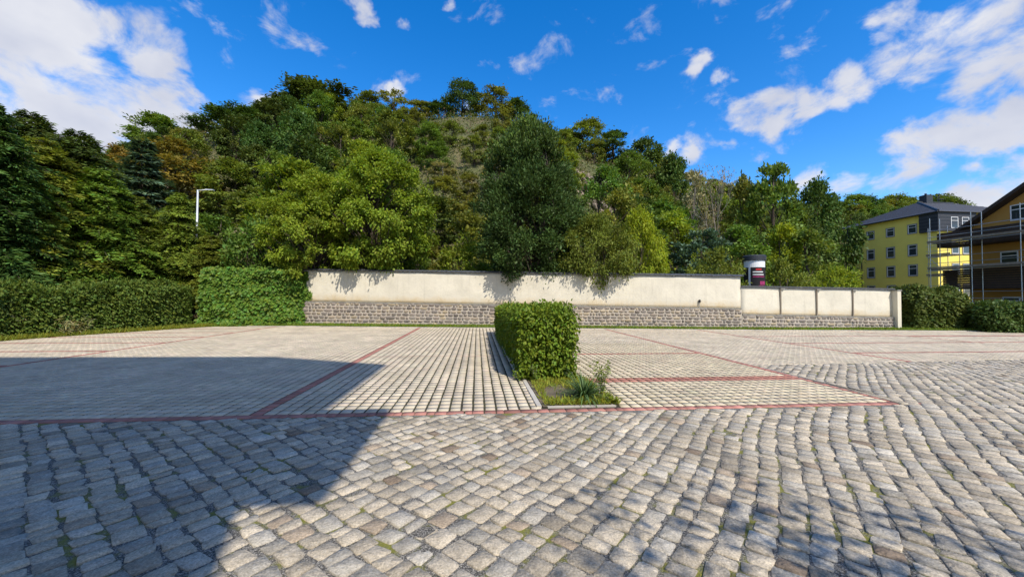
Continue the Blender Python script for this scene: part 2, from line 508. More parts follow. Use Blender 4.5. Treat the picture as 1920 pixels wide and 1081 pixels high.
leafmat('yucca', (0.1, 0.16, 0.055), 0.15)

# ------------------------------------------------------------------ noise for shapes


def vnoise(P, scale, seed=0):
    """cheap smooth pseudo noise in [-1,1] on (n,d) points"""
    r = np.random.default_rng(seed)
    P = np.asarray(P, dtype=float)
    out = np.zeros(len(P))
    for k in range(6):
        d = r.normal(size=P.shape[1])
        d /= np.linalg.norm(d)
        out += np.sin(P @ d * scale * (0.6 + 0.5 * k) + r.uniform(0, 6.28)) / (1 + 0.5 * k)
    return out / 2.6


# ------------------------------------------------------------------ terrain
_sky = [(-500, 400), (-200, 390), (0, 380), (180, 372), (300, 322), (400, 285), (450, 268), (560, 224), (640, 232), (700, 240), (790, 236), (870, 230), (940, 236), (1000, 262),
        (1100, 302), (1200, 345), (1330, 395), (1450, 412), (1600, 432), (1750, 438), (1920, 440), (2300, 450)]


def ridgeY(X): return 78 + np.clip((np.asarray(X, float) - 25) / 50, 0, 1) * 34


_rx, _rz = [], []
for (x, y) in _sky:
    p = at(x, y, 78)
    for _ in range(4):
        p = at(x, y, float(ridgeY(p.x)))
    _rx.append(p.x)
    _rz.append(p.z)


def terr(X, Y):
    X = np.asarray(X, float)
    Y = np.asarray(Y, float)
    zr = np.interp(X, _rx, _rz)
    y1 = ridgeY(X)
    y0 = 27 + np.clip((X - 12) / 28, 0, 1) ** 1.2 * 36
    s = (Y - y0) / (y1 - y0)
    sc = np.clip(s, 0, 1)
    z = zr * (0.35 * sc + 0.65 * sc * sc * (3 - 2 * sc))
    z = np.where(s > 1, zr - (s - 1) * 9, z)
    P = np.stack([X.ravel(), Y.ravel()], 1)
    z = z + (vnoise(P, 0.16, 3).reshape(z.shape) * 1.1 + vnoise(P, 0.5, 4).reshape(z.shape) * 0.35) * np.clip(s * 6, 0, 1)
    return z + 0.55 * np.clip((Y - 22.6) / 3, 0, 1)


def build_ground():
    b = MB()
    S = 900
    b.add([(-S, -S, -0.06), (S, -S, -0.06), (S, S, -0.06), (-S, S, -0.06)], [(0, 1, 2, 3)])
    tag(b.build('ground', MATS['soil']), kind='structure')
    xs = np.arange(-170, 171, 2.0)
    ys = np.concatenate([np.arange(22.8, 130, 1.8), np.arange(130, 260, 10)])
    X, Y = np.meshgrid(xs, ys)
    Z = terr(X, Y)
    edge = (Y < 23.5)
    Z = np.where(edge, -0.3, Z)
    V = np.stack([X.ravel(), Y.ravel(), Z.ravel()], 1)
    nx, ny = len(xs), len(ys)
    i = np.arange(nx * ny).reshape(ny, nx)
    Fq = np.stack([i[:-1, :-1].ravel(), i[:-1, 1:].ravel(), i[1:, 1:].ravel(), i[1:, :-1].ravel()], 1)
    o = obj('hill', np_mesh('hill', V, Fq, smooth=True), MATS['hill_ground'])
    tag(o, kind='structure')
    # a further wooded ridge to the left, beyond the hill
    return o


HILL = build_ground()

# wall line (plan)
W0, W1, W2 = Vector((-9.98, 22.33, 0)), Vector((14.0, 19.02, 0)), Vector((22.33, 18.48, 0))
IV = Vector((-14.4, 21.6, 0))


def wallY(X):
    return np.interp(X, [-30, IV.x, W0.x, W1.x, W2.x, 30, 60], [19.5, IV.y, W0.y, W1.y, W2.y, 17.9, 15.5])


# ------------------------------------------------------------------ parking pavers
PW, PD = 0.1665, 0.182
Y_FRONT = 5.42          # parking side of the red border
XR = 6.45               # red line where the cobbles begin on the right
Y_COB = 8.55            # far edge of the cobbles on the right
BED = (0.97, 2.07, 5.50, 17.2)


def paver_layout():
    """centre, colour class for every paver"""
    xs = np.arange(-170, 230) * PW + 0.035
    ys = Y_FRONT + PD * (np.arange(0, 100) + 0.5)
    X, Y = np.meshgrid(xs, ys)
    X, Y = X.ravel(), Y.ravel()
    left = np.interp(Y, [4, 9, 14.4, 15.8, 20.8, 23], [-17.6, -17.2, -16.2, -15.9, -13.7, -12])
    keep = (Y < wallY(X) - 0.95) & (X > left)
    keep &= ~((X > XR + 0.12) & (Y < Y_COB + 0.06 * (X - XR)))
    keep &= ~((X > BED[0] - 0.06) & (X < BED[1] + 0.02) & (Y > BED[2] - 0.04) & (Y < BED[3]))
    X, Y = X[keep], Y[keep]
    red = np.zeros(len(X), bool)

    def along(x0, w=1):
        return np.abs(X - x0) < PW * (0.5 * w + 0.02)

    red |= along(-2.93) & (Y < 30)
    red |= along(-10.45)
    red |= along(XR, 1)
    red |= along(11.2) & (Y > Y_COB)
    red |= along(18.9) & (Y > 12.5)

    def across(y0, xa, xb):
        return (np.abs(Y - y0) < PD * 0.52) & (X > xa) & (X < xb)

    for y0 in (9.6, 11.85, 13.9, 15.7, 17.6, 19.6):
        red |= across(y0, -30, -10.4)
    faint = across(10.5, -2.9, 0.9)
    red |= across(7.24, 2.1, XR) | across(10.55, 2.1, XR)
    for y0 in (10.5, 12.8, 15.2):
        red |= across(y0, 11.2, 40)
    red |= across(14.9, 18.9, 40)
    return X, Y, red, faint


def paver_geo(X, Y, w, d, col, rng, zr=0.004, tiltz=True):
    """bevelled slabs: 5 quads each"""
    n = len(X)
    hw, hd = w / 2, d / 2
    b = 0.003
    jx, jy = rng.normal(0, 0.0018, n), rng.normal(0, 0.0018, n)
    z = rng.normal(0, 0.0008, n)
    sx, sy = rng.normal(0, 0.004, n), rng.normal(0, 0.004, n)
    cx = np.array([-1, 1, 1, -1])
    cy = np.array([-1, -1, 1, 1])
    V = np.zeros((n, 8, 3))
    V[:, :4, 0] = (X + jx)[:, None] + cx * (hw[:, None] if np.ndim(hw) else hw)
    V[:, :4, 1] = (Y + jy)[:, None] + cy * (hd[:, None] if np.ndim(hd) else hd)
    V[:, :4, 2] = -0.028
    V[:, 4:, 0] = (X + jx)[:, None] + cx * ((hw[:, None] if np.ndim(hw) else hw) - b)
    V[:, 4:, 1] = (Y + jy)[:, None] + cy * ((hd[:, None] if np.ndim(hd) else hd) - b)
    V[:, 4:, 2] = z[:, None] + sx[:, None] * cx * 0.08 + sy[:, None] * cy * 0.08
    Fb = np.array([[4, 5, 6, 7], [0, 1, 5, 4], [1, 2, 6, 5], [2, 3, 7, 6], [3, 0, 4, 7]])
    Fq = (Fb[None] + (np.arange(n) * 8)[:, None, None]).reshape(-1, 4)
    C = np.repeat(col, 8, axis=0)
    return V.reshape(-1, 3), Fq, C


def build_parking():
    rng = np.random.default_rng(11)
    # bed of the joints, one sheet under all pavers
    b = MB()
    ys = 23.5
    b.add([(-24, 5.27, -0.012), (60, 5.27, -0.012), (60, ys, -0.012), (-24, ys, -0.012)], [(0, 1, 2, 3)])
    lot = b.build('parking_lot', MATS['paver_joint'])
    tag(lot, kind='structure')
    X, Y, red, faint = paver_layout()
    n = len(X)
    grey = np.array([0.575, 0.49, 0.365])
    col = grey * rng.normal(1, 0.07, (n, 1)) * rng.normal(1, 0.012, (n, 3))
    rc = np.array([0.41, 0.185, 0.145]) * rng.normal(1, 0.10, (n, 1))
    col[red] = rc[red]
    col[faint] = (0.75 * col + 0.25 * rc)[faint]
    bay = (X > 2.1) & (X < XR) & (Y < 13)
    col[bay] *= np.array([0.97, 0.96, 0.90])
    w, d = PW - 0.027, PD - 0.027
    V, Fq, C = paver_geo(X, Y, w, d, col, rng)
    # the 300 nearest to the lens are pieces of their own, the rest one mesh
    order = np.argsort(np.hypot(X, Y) + 1e3 * (np.abs(X) > 6.3))
    near = np.zeros(n, bool)
    near[order[:300]] = True
    pv = V.reshape(n, 8, 3)
    fq = np.array([[4, 5, 6, 7], [0, 1, 5, 4], [1, 2, 6, 5], [2, 3, 7, 6], [3, 0, 4, 7]])
    for i in np.where(near)[0]:
        c = np.array([X[i], Y[i], 0])
        me = np_mesh('red_paver' if red[i] else 'paver', pv[i] - c, fq, np.repeat(col[i:i + 1], 8, 0))
        obj('red_paver' if red[i] else 'paver', me, MATS['paver'], lot, loc=tuple(c))
    far = ~near
    vv = pv[far].reshape(-1, 3)
    ff = (fq[None] + (np.arange(far.sum()) * 8)[:, None, None]).reshape(-1, 4)
    o = obj('paver_field', np_mesh('paver_field', vv, ff, np.repeat(col[far], 8, 0)), MATS['paver'], lot)
    tag(o, kind='stuff')
    # red border course towards the cobbles
    xb = -16.0
    bx, bl = [], []
    while xb < XR + 0.22:
        L = rng.choice([0.165, 0.165, 0.24, 0.11])
        bx.append(xb + L / 2)
        bl.append(L)
        xb += L
    bx, bl = np.array(bx), np.array(bl)
    m_ = len(bx)
    col = np.array([0.41, 0.185, 0.145]) * rng.normal(1, 0.12, (m_, 1))
    V, Fq, C = paver_geo(bx, np.full(m_, Y_FRONT - 0.075), bl - 0.009, np.full(m_, 0.14), col, rng)
    pv = V.reshape(m_, 8, 3)
    for i in range(m_):
        c = np.array([bx[i], Y_FRONT - 0.075, 0])
        obj('border_paver', np_mesh('border_paver', pv[i] - c, fq, np.repeat(col[i:i + 1], 8, 0)), MATS['paver'], lot, loc=tuple(c))
    # kerbstones of the planting bed and along the far grass strip
    def kerb(x0, y0, x1, y1, h, wd, seg=1.0, nm='kerbstone'):
        a, e = Vector((x0, y0, 0)), Vector((x1, y1, 0))
        L = (e - a).length
        k = max(1, round(L / seg))
        dv = (e - a) / k
        nv = Vector((-dv.y, dv.x, 0)).normalized() * wd
        for i in range(k):
            mb = MB()
            g = rng.normal(1, 0.06)
            mb.obox(a + dv * (i + 0.008) + Vector((0, 0, -0.05)), dv * 0.984, nv, (0, 0, 0.05 + h + rng.normal(0, 0.003)), (0.5 * g, 0.46 * g, 0.40 * g))
            mb.build(nm, MATS['paver'], lot, tint=True)
    kerb(BED[0] - 0.02, BED[2] + 0.0, BED[0] - 0.02, 12.5, 0.018, 0.07)
    kerb(BED[0] + 0.06, BED[2] - 0.02, BED[1], BED[2] - 0.02, 0.010, 0.06)
    kerb(BED[1] + 0.01, BED[2] + 0.05, BED[1] + 0.01, 9.5, 0.008, 0.06)
    for (xa, xc) in ((-12.0, W1.x), (W1.x, 40)):
        kerb(xa, float(wallY(xa)) - 0.97, xc, float(wallY(xc)) - 0.97, 0.03, 0.08, 1.0)
    return lot


LOT = build_parking()


# ------------------------------------------------------------------ cobbles
def build_cobbles():
    rng = np.random.default_rng(5)
    b = MB()
    b.add([(-14, -1.0, -0.0065), (30, -1.0, -0.0065), (30, 5.27, -0.0065), (-14, 5.27, -0.0065)], [(0, 1, 2, 3)])
    b.add([(XR + 0.155, 5.27, -0.004), (40, 5.27, -0.004), (40, 10.6, -0.004), (XR + 0.155, Y_COB, -0.004)], [(0, 1, 2, 3)])
    road = b.build('cobbled_road', MATS['cobble_joint'])
    tag(road, kind='structure')
    ang = rad(44)
    eu = np.array([math.sin(ang), math.cos(ang)])       # away to the right
    ev = np.array([-math.cos(ang), math.sin(ang)])      # away to the left

    def warp(p):
        """grid -> plan, rows swing gently"""
        x = p[:, 0:1] * eu + p[:, 1:2] * ev
        dx = 0.13 * np.sin(0.55 * x[:, 0] + 0.3 * x[:, 1] + 0.6) + 0.05 * np.sin(1.3 * x[:, 1] - 0.5 * x[:, 0])
        dy = 0.13 * np.sin(0.50 * x[:, 0] + 1.1) + 0.05 * np.sin(1.1 * x[:, 0] + 0.8 * x[:, 1])
        return x + np.stack([dx, dy], 1)

    stones = []
    u0 = 1.62

    def strips(long_axis, s0, s1, l0, l1, jit=0.12):
        s = s0
        while s < s1:
            wdt = rng.normal(0.158, 0.013)
            wdt = min(max(wdt, 0.125), 0.19)
            l = l0 - rng.uniform(0, jit)
            ph = rng.uniform(0, 6.28)
            while l < l1:
                L = float(np.clip(rng.normal(0.150, 0.030), 0.10, 0.24))
                stones.append((long_axis, s, wdt, l, L))
                l += L
            s += wdt
        return s

    ue = strips('v', u0 - 12.0, u0 - 0.17, -12, 14)
    strips('u', -22, 14, ue, 24, 0.0)
    polys = []
    for (ax, s, wd, l, L) in stones:
        g = 0.0065 + abs(rng.normal(0, 0.003))
        a0, a1 = s + g, s + wd - g
        b0, b1 = l + g * 0.8, l + L - g * 0.8
        c = max(0.012, 0.085 * min(a1 - a0, b1 - b0) * rng.uniform(0.3, 1.8))
        P = np.array([[a0 + c, b0], [a1 - c, b0], [a1, b0 + c], [a1, b1 - c], [a1 - c, b1], [a0 + c, b1], [a0, b1 - c], [a0, b0 + c]])
        P += rng.normal(0, 0.0026, P.shape)
        P += np.repeat(rng.normal(0, 0.0065, (4, 2)), 2, 0)[[7, 0, 1, 2, 3, 4, 5, 6]]
        sk = rng.normal(0, 0.06)
        P[:, 0] += (P[:, 1] - (b0 + b1) / 2) * sk + rng.normal(0, 0.008)
        if ax == 'v':
            pass
        else:
            P = P[:, ::-1][::-1]
        polys.append(P)
    allp = warp(np.concatenate(polys))
    allp = allp.reshape(-1, 8, 2)
    cen = allp.mean(1)
    X, Y = cen[:, 0], cen[:, 1]
    ymax = np.where(X > XR + 0.12, Y_COB - 0.02 + 0.06 * (X - XR), 5.265)
    far_lim = np.abs(X) < 22
    keep = (Y > 0.9) & (allp[:, :, 1].max(1) < ymax + 0.09) & far_lim & (X > -9.5 - 0.0 * Y)
    keep &= ~((Y > 5.24) & (X < XR + 0.10))
    keep &= (X < 3 + 1.75 * Y)
    allp, cen = allp[keep], cen[keep]
    # trim overhang into the border
    ym = np.where(allp[:, :, 0] > XR + 0.155, Y_COB + 0.06 * (allp[:, :, 0] - XR), 5.262)
    allp[:, :, 1] = np.minimum(allp[:, :, 1], ym)
    side_ = allp[:, :, 1] > 5.27
    allp[:, :, 0] = np.where(side_, np.maximum(allp[:, :, 0], XR + 0.163), allp[:, :, 0])
    n = len(allp)
    # colour: grey granite, a few ochre and brown ones
    base = np.array([0.465, 0.395, 0.295])
    col = base * np.clip(rng.normal(1.0, 0.15, (n, 1)), 0.6, 1.4)
    cool = rng.random(n) < 0.3
    col[cool] *= np.array([0.93, 0.98, 1.06])
    warm = rng.random(n) < 0.03
    col[warm] = np.array([0.42, 0.33, 0.235]) * rng.uniform(0.75, 1.1, (warm.sum(), 1))
    brown = rng.random(n) < 0.012
    col[brown] = np.array([0.24, 0.18, 0.125])
    shp = np.zeros((n, 25, 3))
    c3 = allp.mean(1)
    zt = rng.normal(0.001, 0.003, n)
    tx, ty = rng.normal(0, 0.025, n), rng.normal(0, 0.025, n)
    rel = allp - c3[:, None]
    def zpl(r): return zt[:, None] + r[:, :, 0] * tx[:, None] + r[:, :, 1] * ty[:, None]
    shp[:, 0:8, :2] = allp
    shp[:, 0:8, 2] = -0.045
    r1 = rel * 0.992
    shp[:, 8:16, :2] = c3[:, None] + r1
    shp[:, 8:16, 2] = zpl(r1) - 0.0035
    r2 = rel * 0.955
    shp[:, 16:24, :2] = c3[:, None] + r2
    shp[:, 16:24, 2] = zpl(r2) + 0.001 + rng.normal(0, 0.0013, (n, 8))
    shp[:, 24, :2] = c3
    shp[:, 24, 2] = zt + 0.002 + rng.normal(0, 0.002, n)
    fs = []
    for k in range(8):
        k2 = (k + 1) % 8
        for r in (0, 8):
            fs += [(r + k, r + k2, r + 8 + k2), (r + k, r + 8 + k2, r + 8 + k)]
        fs.append((16 + k, 16 + k2, 24))
    fs = np.array(fs)
    # single stones where they show largest
    d = np.hypot(cen[:, 0], cen[:, 1])
    fwd = cen @ np.array([_f.x, _f.y])
    side = np.abs(cen @ np.array([_r.x, _r.y]))
    vis = (side < fwd * 1.36) & (fwd > 1.98)
    order = np.argsort(np.where(vis, d, 1e6))[:300]
    near = np.zeros(n, bool)
    near[order] = True
    for i in order:
        c = np.array([c3[i, 0], c3[i, 1], 0])
        obj('cobblestone', np_mesh('cobblestone', shp[i] - c, fs, np.repeat(col[i:i + 1], 25, 0)), MATS['granite'], road, loc=tuple(c))
    fi = ~near
    ff = (fs[None] + (np.arange(fi.sum()) * 25)[:, None, None]).reshape(-1, 3)
    o = obj('cobble_field', np_mesh('cobble_field', shp[fi].reshape(-1, 3), ff, np.repeat(col[fi], 25, 0)), MATS['granite'], road)
    tag(o, kind='stuff')


build_cobbles()


# ------------------------------------------------------------------ boundary wall
def frame(a, b):
    d = (b - a)
    L = d.length
    d = d / L
    nrm = Vector((d.y, -d.x, 0))      # towards the camera
    return d, nrm, L


def stone_variants(rng, k=14):
    """rounded rubble blocks, unit size: x -.5...5, z -.5...5, y 0 (back) to -1 (front)"""
    out = []
    for _ in range(k):
        c = rng.uniform(0.14, 0.27)
        P = np.array([[-.5 + c, -.5], [.5 - c, -.5], [.5, -.5 + c], [.5, .5 - c], [.5 - c, .5], [-.5 + c, .5], [-.5, .5 - c], [-.5, -.5 + c]])
        P = P + rng.normal(0, 0.03, P.shape)
        V = np.zeros((25, 3))
        V[0:8, [0, 2]] = P
        V[0:8, 1] = 0
        V[8:16, [0, 2]] = P * 0.97
        V[8:16, 1] = -0.55
        V[16:24, [0, 2]] = P * 0.72 + rng.normal(0, 0.02, (8, 2))
        V[16:24, 1] = -0.95 + rng.normal(0, 0.12, 8)
        V[24] = (0, -1 + rng.normal(0, 0.1), 0)
        fs = []
        for q in range(8):
            q2 = (q + 1) % 8
            for r in (0, 8):
                fs += [(r + q, r + q2, r + 8 + q2), (r + q, r + 8 + q2, r + 8 + q)]
            fs.append((16 + q, 16 + q2, 24))
        out.append((V, np.array(fs)))
    return out


def plaster_panel(a, b, z0a, z0b, z1a, z1b, thick, parent, n=60):
    """gently uneven rendered panel; tint.r = relative height"""
    d, nr, L = frame(a, b)
    rows = 10
    rng = np.random.default_rng(3)
    V, C = [], []
    for side in (0, 1):
        for j in range(rows + 1):
            for i in range(n + 1):
                s, h = i / n, j / rows
                z = (z0a + (z0b - z0a) * s) * (1 - h) + (z1a + (z1b - z1a) * s) * h
                p = a + d * (L * s) - nr * (thick * side)
                if side == 0:
                    p = p + nr * float(0.012 * math.sin(s * L * 0.9 + h * 2) + 0.006 * math.sin(s * L * 3.1 + 5 * h))
                V.append((p.x, p.y, z))
                C.append((h, h, h))
    Fq = []
    K = n + 1
    B = K * (rows + 1)
    for j in range(rows):
        for i in range(n):
            q = j * K + i
            Fq.append((q, q + 1, q + 1 + K, q + K))
            Fq.append((B + q, B + q + K, B + q + 1 + K, B + q + 1))
    for i in range(n):
        q = rows * K + i
        Fq.append((q, q + 1, B + q + 1, B + q))
        Fq.append((i, B + i, B + i + 1, i + 1))
    for j in range(rows):
        q = j * K
        Fq.append((q, q + K, B + q + K, B + q))
        q = j * K + n
        Fq.append((q, B + q, B + q + K, q + K))
    return obj('plaster', np_mesh('plaster', np.array(V), np.array(Fq), np.array(C), smooth=False), MATS['plaster'], parent)


def stone_base(a, b, zta, ztb, rows, parent, budget, seed, proud=0.10):
    rng = np.random.default_rng(seed)
    d, nr, L = frame(a, b)
    mb = MB()
    # mortar backing
    p = a + nr * proud
    mb.add([p, p + d * L, p + d * L - nr * 0.5, p - nr * 0.5,
            p + Vector((0, 0, zta)), p + d * L + Vector((0, 0, ztb)), p + d * L - nr * 0.5 + Vector((0, 0, ztb)), p - nr * 0.5 + Vector((0, 0, zta))],
           [(0, 3, 2, 1), (4, 5, 6, 7), (0, 1, 5, 4), (1, 2, 6, 5), (2, 3, 7, 6), (3, 0, 4, 7)])
    mb.build('mortar', MATS['mortar'], parent)
    var = stone_variants(rng)
    meshes = {}
    items = []
    hts = np.array([1.0, .92, 1.05, .95, 1.02, 1.0, .9][:rows])
    hts = hts / hts.sum()
    zf = 0.0
    for r in range(rows):
        s = 0.02
        while s < L - 0.12:
            w = float(np.clip(rng.normal(0.28, 0.09), 0.15, 0.55))
            if s + w > L: w = L - s
            f = (s + w / 2) / L
            zt = zta + (ztb - zta) * f
            items.append((s + w / 2, (zf + hts[r] / 2) * zt, w - 0.04, hts[r] * zt - 0.036))
            s += w
        zf += hts[r]
    rotz = math.atan2(d.y, d.x)
    order = sorted(range(len(items)), key=lambda i: -items[i][2] * items[i][3])
    single = set(order[:budget])
    cols = [(0.225, 0.185, 0.155), (0.27, 0.22, 0.175), (0.20, 0.172, 0.15), (0.29, 0.235, 0.175), (0.245, 0.212, 0.18), (0.18, 0.152, 0.13), (0.22, 0.185, 0.155), (0.33, 0.265, 0.18)]
    VV, FF, CC = [], [], []
    nb = 0
    Rm = np.array(Matrix.Rotation(rotz, 3, 'Z'))
    for i, (s, z, w, h) in enumerate(items):
        k = int(rng.integers(len(var)))
        ci = int(rng.integers(len(cols)))
        V, fs = var[k]
        pos = a + d * s + nr * (proud - 0.012)
        dep = 0.04 + abs(rng.normal(0, 0.012))
        if i in single:
            key = (k, ci)
            if key not in meshes:
                meshes[key] = np_mesh('stone', V, fs, np.repeat([np.array(cols[ci]) * rng.uniform(1.0, 1.4)], 25, 0), smooth=True)
            obj('stone', meshes[key], MATS['wallstone'], parent, loc=(pos.x, pos.y, z), rotz=rotz, scale=(w, dep, h))
        else:
            v = (V * np.array([w, dep, h])) @ Rm.T + np.array([pos.x, pos.y, z])
            VV.append(v)
            FF.append(fs + nb)
            CC.append(np.repeat([np.array(cols[ci]) * rng.uniform(1.0, 1.4)], 25, 0))
            nb += 25
    if VV:
        o = obj('stone_rubble', np_mesh('stone_rubble', np.concatenate(VV), np.concatenate(FF), np.concatenate(CC), smooth=True), MATS['wallstone'], parent)
        tag(o, kind='stuff')


def coping(a, b, za, zb, parent, over=0.10, thick=0.30, tile=0.27, rise=0.11):
    d, nr, L = frame(a, b)
    n = round(L / tile)
    rng = np.random.default_rng(9)
    # one pitched clay tile with a rolled edge
    mb = MB()
    w = L / n
    hw = thick / 2 + over
    prof = [(-hw, 0.0), (-hw, 0.035), (-hw * 0.45, rise * 0.75), (0, rise), (hw * 0.45, rise * 0.75), (hw, 0.035), (hw, 0.0)]
    def slab(x0, x1, dz, sc):
        vs, fs = [], []
        for x in (x0, x1):
            for (y, z) in prof:
                vs.append((x, y * sc, z + dz))
        k = len(prof)
        for i in range(k - 1):
            fs.append((i, i + 1, k + i + 1, k + i))
        fs.append((k - 1, 0, k, 2 * k - 1))
        fs.append(tuple(range(k))[::-1])
        fs.append(tuple(range(k, 2 * k)))
        mb.add(vs, fs)
    slab(0.004, w * 0.82, 0, 1.0)
    slab(w * 0.80, w * 0.995, 0.014, 1.03)
    me = mb.mesh('coping_tile')
    me.materials.append(MATS['dark_tile'])
    rot = math.atan2(d.y, d.x)
    for i in range(n):
        s = i * w
        p = a + d * s - nr * (thick / 2 - 0.0)
        z = za + (zb - za) * s / L
        o = obj('coping_tile', me, None, parent, loc=(p.x, p.y, z + rng.normal(0, 0.004)), rotz=rot + rng.normal(0, 0.004))
        o.rotation_euler[1] = -math.atan2(zb - za, L)


Z = dict(st0=1.28, st1=1.05, top0=3.06, top1=2.78, lst0=0.75, lst1=0.62, ltop0=2.22, ltop1=2.13)
tall = thing('boundary_wall', 'long tall cream plastered wall on a rubble stone base with dark tiled coping', 'wall', tuple(W0))
tall.location = (0, 0, 0)
stone_base(W0, W1, Z['st0'], Z['st1'], 7, tall, 230, 21)
plaster_panel(W0, W1, Z['st0'], Z['st1'], Z['top0'], Z['top1'], 0.30, tall, 90)
coping(W0, W1 + (W1 - W0).normalized() * 0.12, Z['top0'], Z['top1'], tall)


def ledge(a, b, za, zb, parent, proud=0.13):
    d, nr, L = frame(a, b)
    rng = np.random.default_rng(2)
    n = round(L / 0.9)
    for i in range(n):
        s0, s1 = i / n, (i + 1) / n
        p = a + d * (L * s0 + 0.006) + nr * (proud + rng.normal(0, 0.006)) + Vector((0, 0, za + (zb - za) * s0 - 0.005 + rng.normal(0, 0.004)))
        e = d * (L / n - 0.012) + Vector((0, 0, (zb - za) / n))
        mb = MB()
        mb.obox(p, e, -nr * 0.16, (0, 0, 0.045))
        mb.build('ledge_slab', MATS['ledge'], parent)


ledge(W0, W1, Z['st0'], Z['st1'], tall)
low = thing('boundary_wall', 'lower cream wall with three slim pilasters at the right end of the tall wall', 'wall')
g0 = W1 + (W2 - W1).normalized() * 0.02
stone_base(g0, W2, Z['lst0'], Z['lst1'], 4, low, 70, 22)
plaster_panel(g0, W2, Z['lst0'], Z['lst1'], Z['ltop0'], Z['ltop1'], 0.26, low, 30)
ledge(g0, W2, Z['lst0'], Z['lst1'], low)
d_, n_, L_ = frame(g0, W2)
mbc = MB()
mbc.obox(g0 + n_ * 0.09 + Vector((0, 0, Z['ltop0'])), d_ * (L_ + 0.05) + Vector((0, 0, Z['ltop1'] - Z['ltop0'])), -n_ * 0.44, (0, 0, 0.075))
mbc.build('coping', MATS['dark_tile'], low)
for px in (1462, 1530, 1597):
    best = min((i / 400 for i in range(401)), key=lambda s: abs((lambda v: (v.dot(_R) / v.dot(_f)) * FPX + 960)((g0 + (W2 - g0) * s) - Vector((0, 0, CAMH - 1.4))) - px))
    p = g0 + (W2 - g0) * best
    zl = Z['lst0'] + (Z['lst1'] - Z['lst0']) * best
    mb = MB()
    mb.obox(p + n_ * 0.0 + Vector((0, 0, zl + 0.04)), d_ * 0.06, n_ * 0.06, (0, 0, 1.36))
    pl = mb.build('pilaster', MATS['post_brown'], low)
    mb = MB()
    mb.obox(p - d_ * 0.01 + Vector((0, 0, zl + 1.40)), d_ * 0.24, n_ * 0.09, (0, 0, 0.055))
    mb.build('cap', MATS['ledge'], pl)
mb = MB()
mb.obox(W2 - d_ * 0.06 + n_ * 0.30, d_ * 0.20, -n_ * 0.62, (0, 0, 2.06))
ep = mb.build('end_pier', MATS['cream_render'], low)
mb = MB()
mb.obox(W2 - d_ * 0.09 + n_ * 0.33 + Vector((0, 0, 2.06)), d_ * 0.26, -n_ * 0.68, (0, 0, 0.05))
mb.build('cap', MATS['ledge'], ep)

# ------------------------------------------------------------------ foliage
def unit(v):
    return v / np.maximum(np.linalg.norm(v, axis=1, keepdims=True), 1e-9)


def leaf_quads(c, a, nr, L, wr, fold=0.12):
    """diamond leaves: base c, axis a, rough normal nr"""
    a = unit(a)
    s = unit(np.cross(a, nr))
    n = np.cross(s, a)
    L = L[:, None]
    P = np.empty((len(c), 4, 3))
    P[:, 0] = c
    P[:, 1] = c + a * L * 0.45 + s * L * wr * 0.5 + n * L * fold
    P[:, 2] = c + a * L
    P[:, 3] = c + a * L * 0.45 - s * L * wr * 0.5 + n * L * fold
    return P


def quads_mesh(name, P, col):
    n = len(P)
    return np_mesh(name, P.reshape(-1, 3), np.arange(n * 4).reshape(n, 4), np.repeat(col, 4, 0))


def big_leaf_mesh(name, c, a, nr, L, wr, col):
    """pointed leaves folded on the midrib, two quads each"""
    a = unit(a)
    s = unit(np.cross(a, nr))
    n = np.cross(s, a)
    L = L[:, None]
    k = len(c)
    V = np.empty((k, 6, 3))
    V[:, 0] = c
    V[:, 1] = c + a * L * 0.28 + s * L * wr * 0.46 + n * L * 0.10
    V[:, 2] = c + a * L * 0.66 + s * L * wr * 0.40 + n * L * 0.07
    V[:, 3] = c + a * L - n * L * 0.10
    V[:, 4] = c + a * L * 0.66 - s * L * wr * 0.40 + n * L * 0.07
    V[:, 5] = c + a * L * 0.28 - s * L * wr * 0.46 + n * L * 0.10
    f = np.array([[0, 1, 2, 3], [0, 3, 4, 5]])
    Fq = (f[None] + (np.arange(k) * 6)[:, None, None]).reshape(-1, 4)
    return np_mesh(name, V.reshape(-1, 3), Fq, np.repeat(col, 6, 0))


def tints(n, rng, sd=0.16, warm=0.10, base=None):
    v = np.clip(rng.normal(1, sd, n), 0.5, 1.7)
    w = np.clip(rng.normal(0, warm, n), -0.25, 0.35)
    c = np.stack([v * (1 + w), v, v * (1 - 0.6 * w)], 1)
    return c


def limb(mb, p, q, r0, r1, rng, n=5, sag=0.06):
    p, q = Vector(p), Vector(q)
    L = (q - p).length
    pts, rr = [], []
    j = Vector(rng.normal(0, 1, 3)) * L * sag
    for i in range(n + 1):
        t = i / n
        pts.append(p.lerp(q, t) + j * math.sin(math.pi * t) + Vector((0, 0, L * 0.08 * math.sin(math.pi * t))))
        rr.append(r0 + (r1 - r0) * t)
    mb.tube(pts, rr, 6)
    return pts


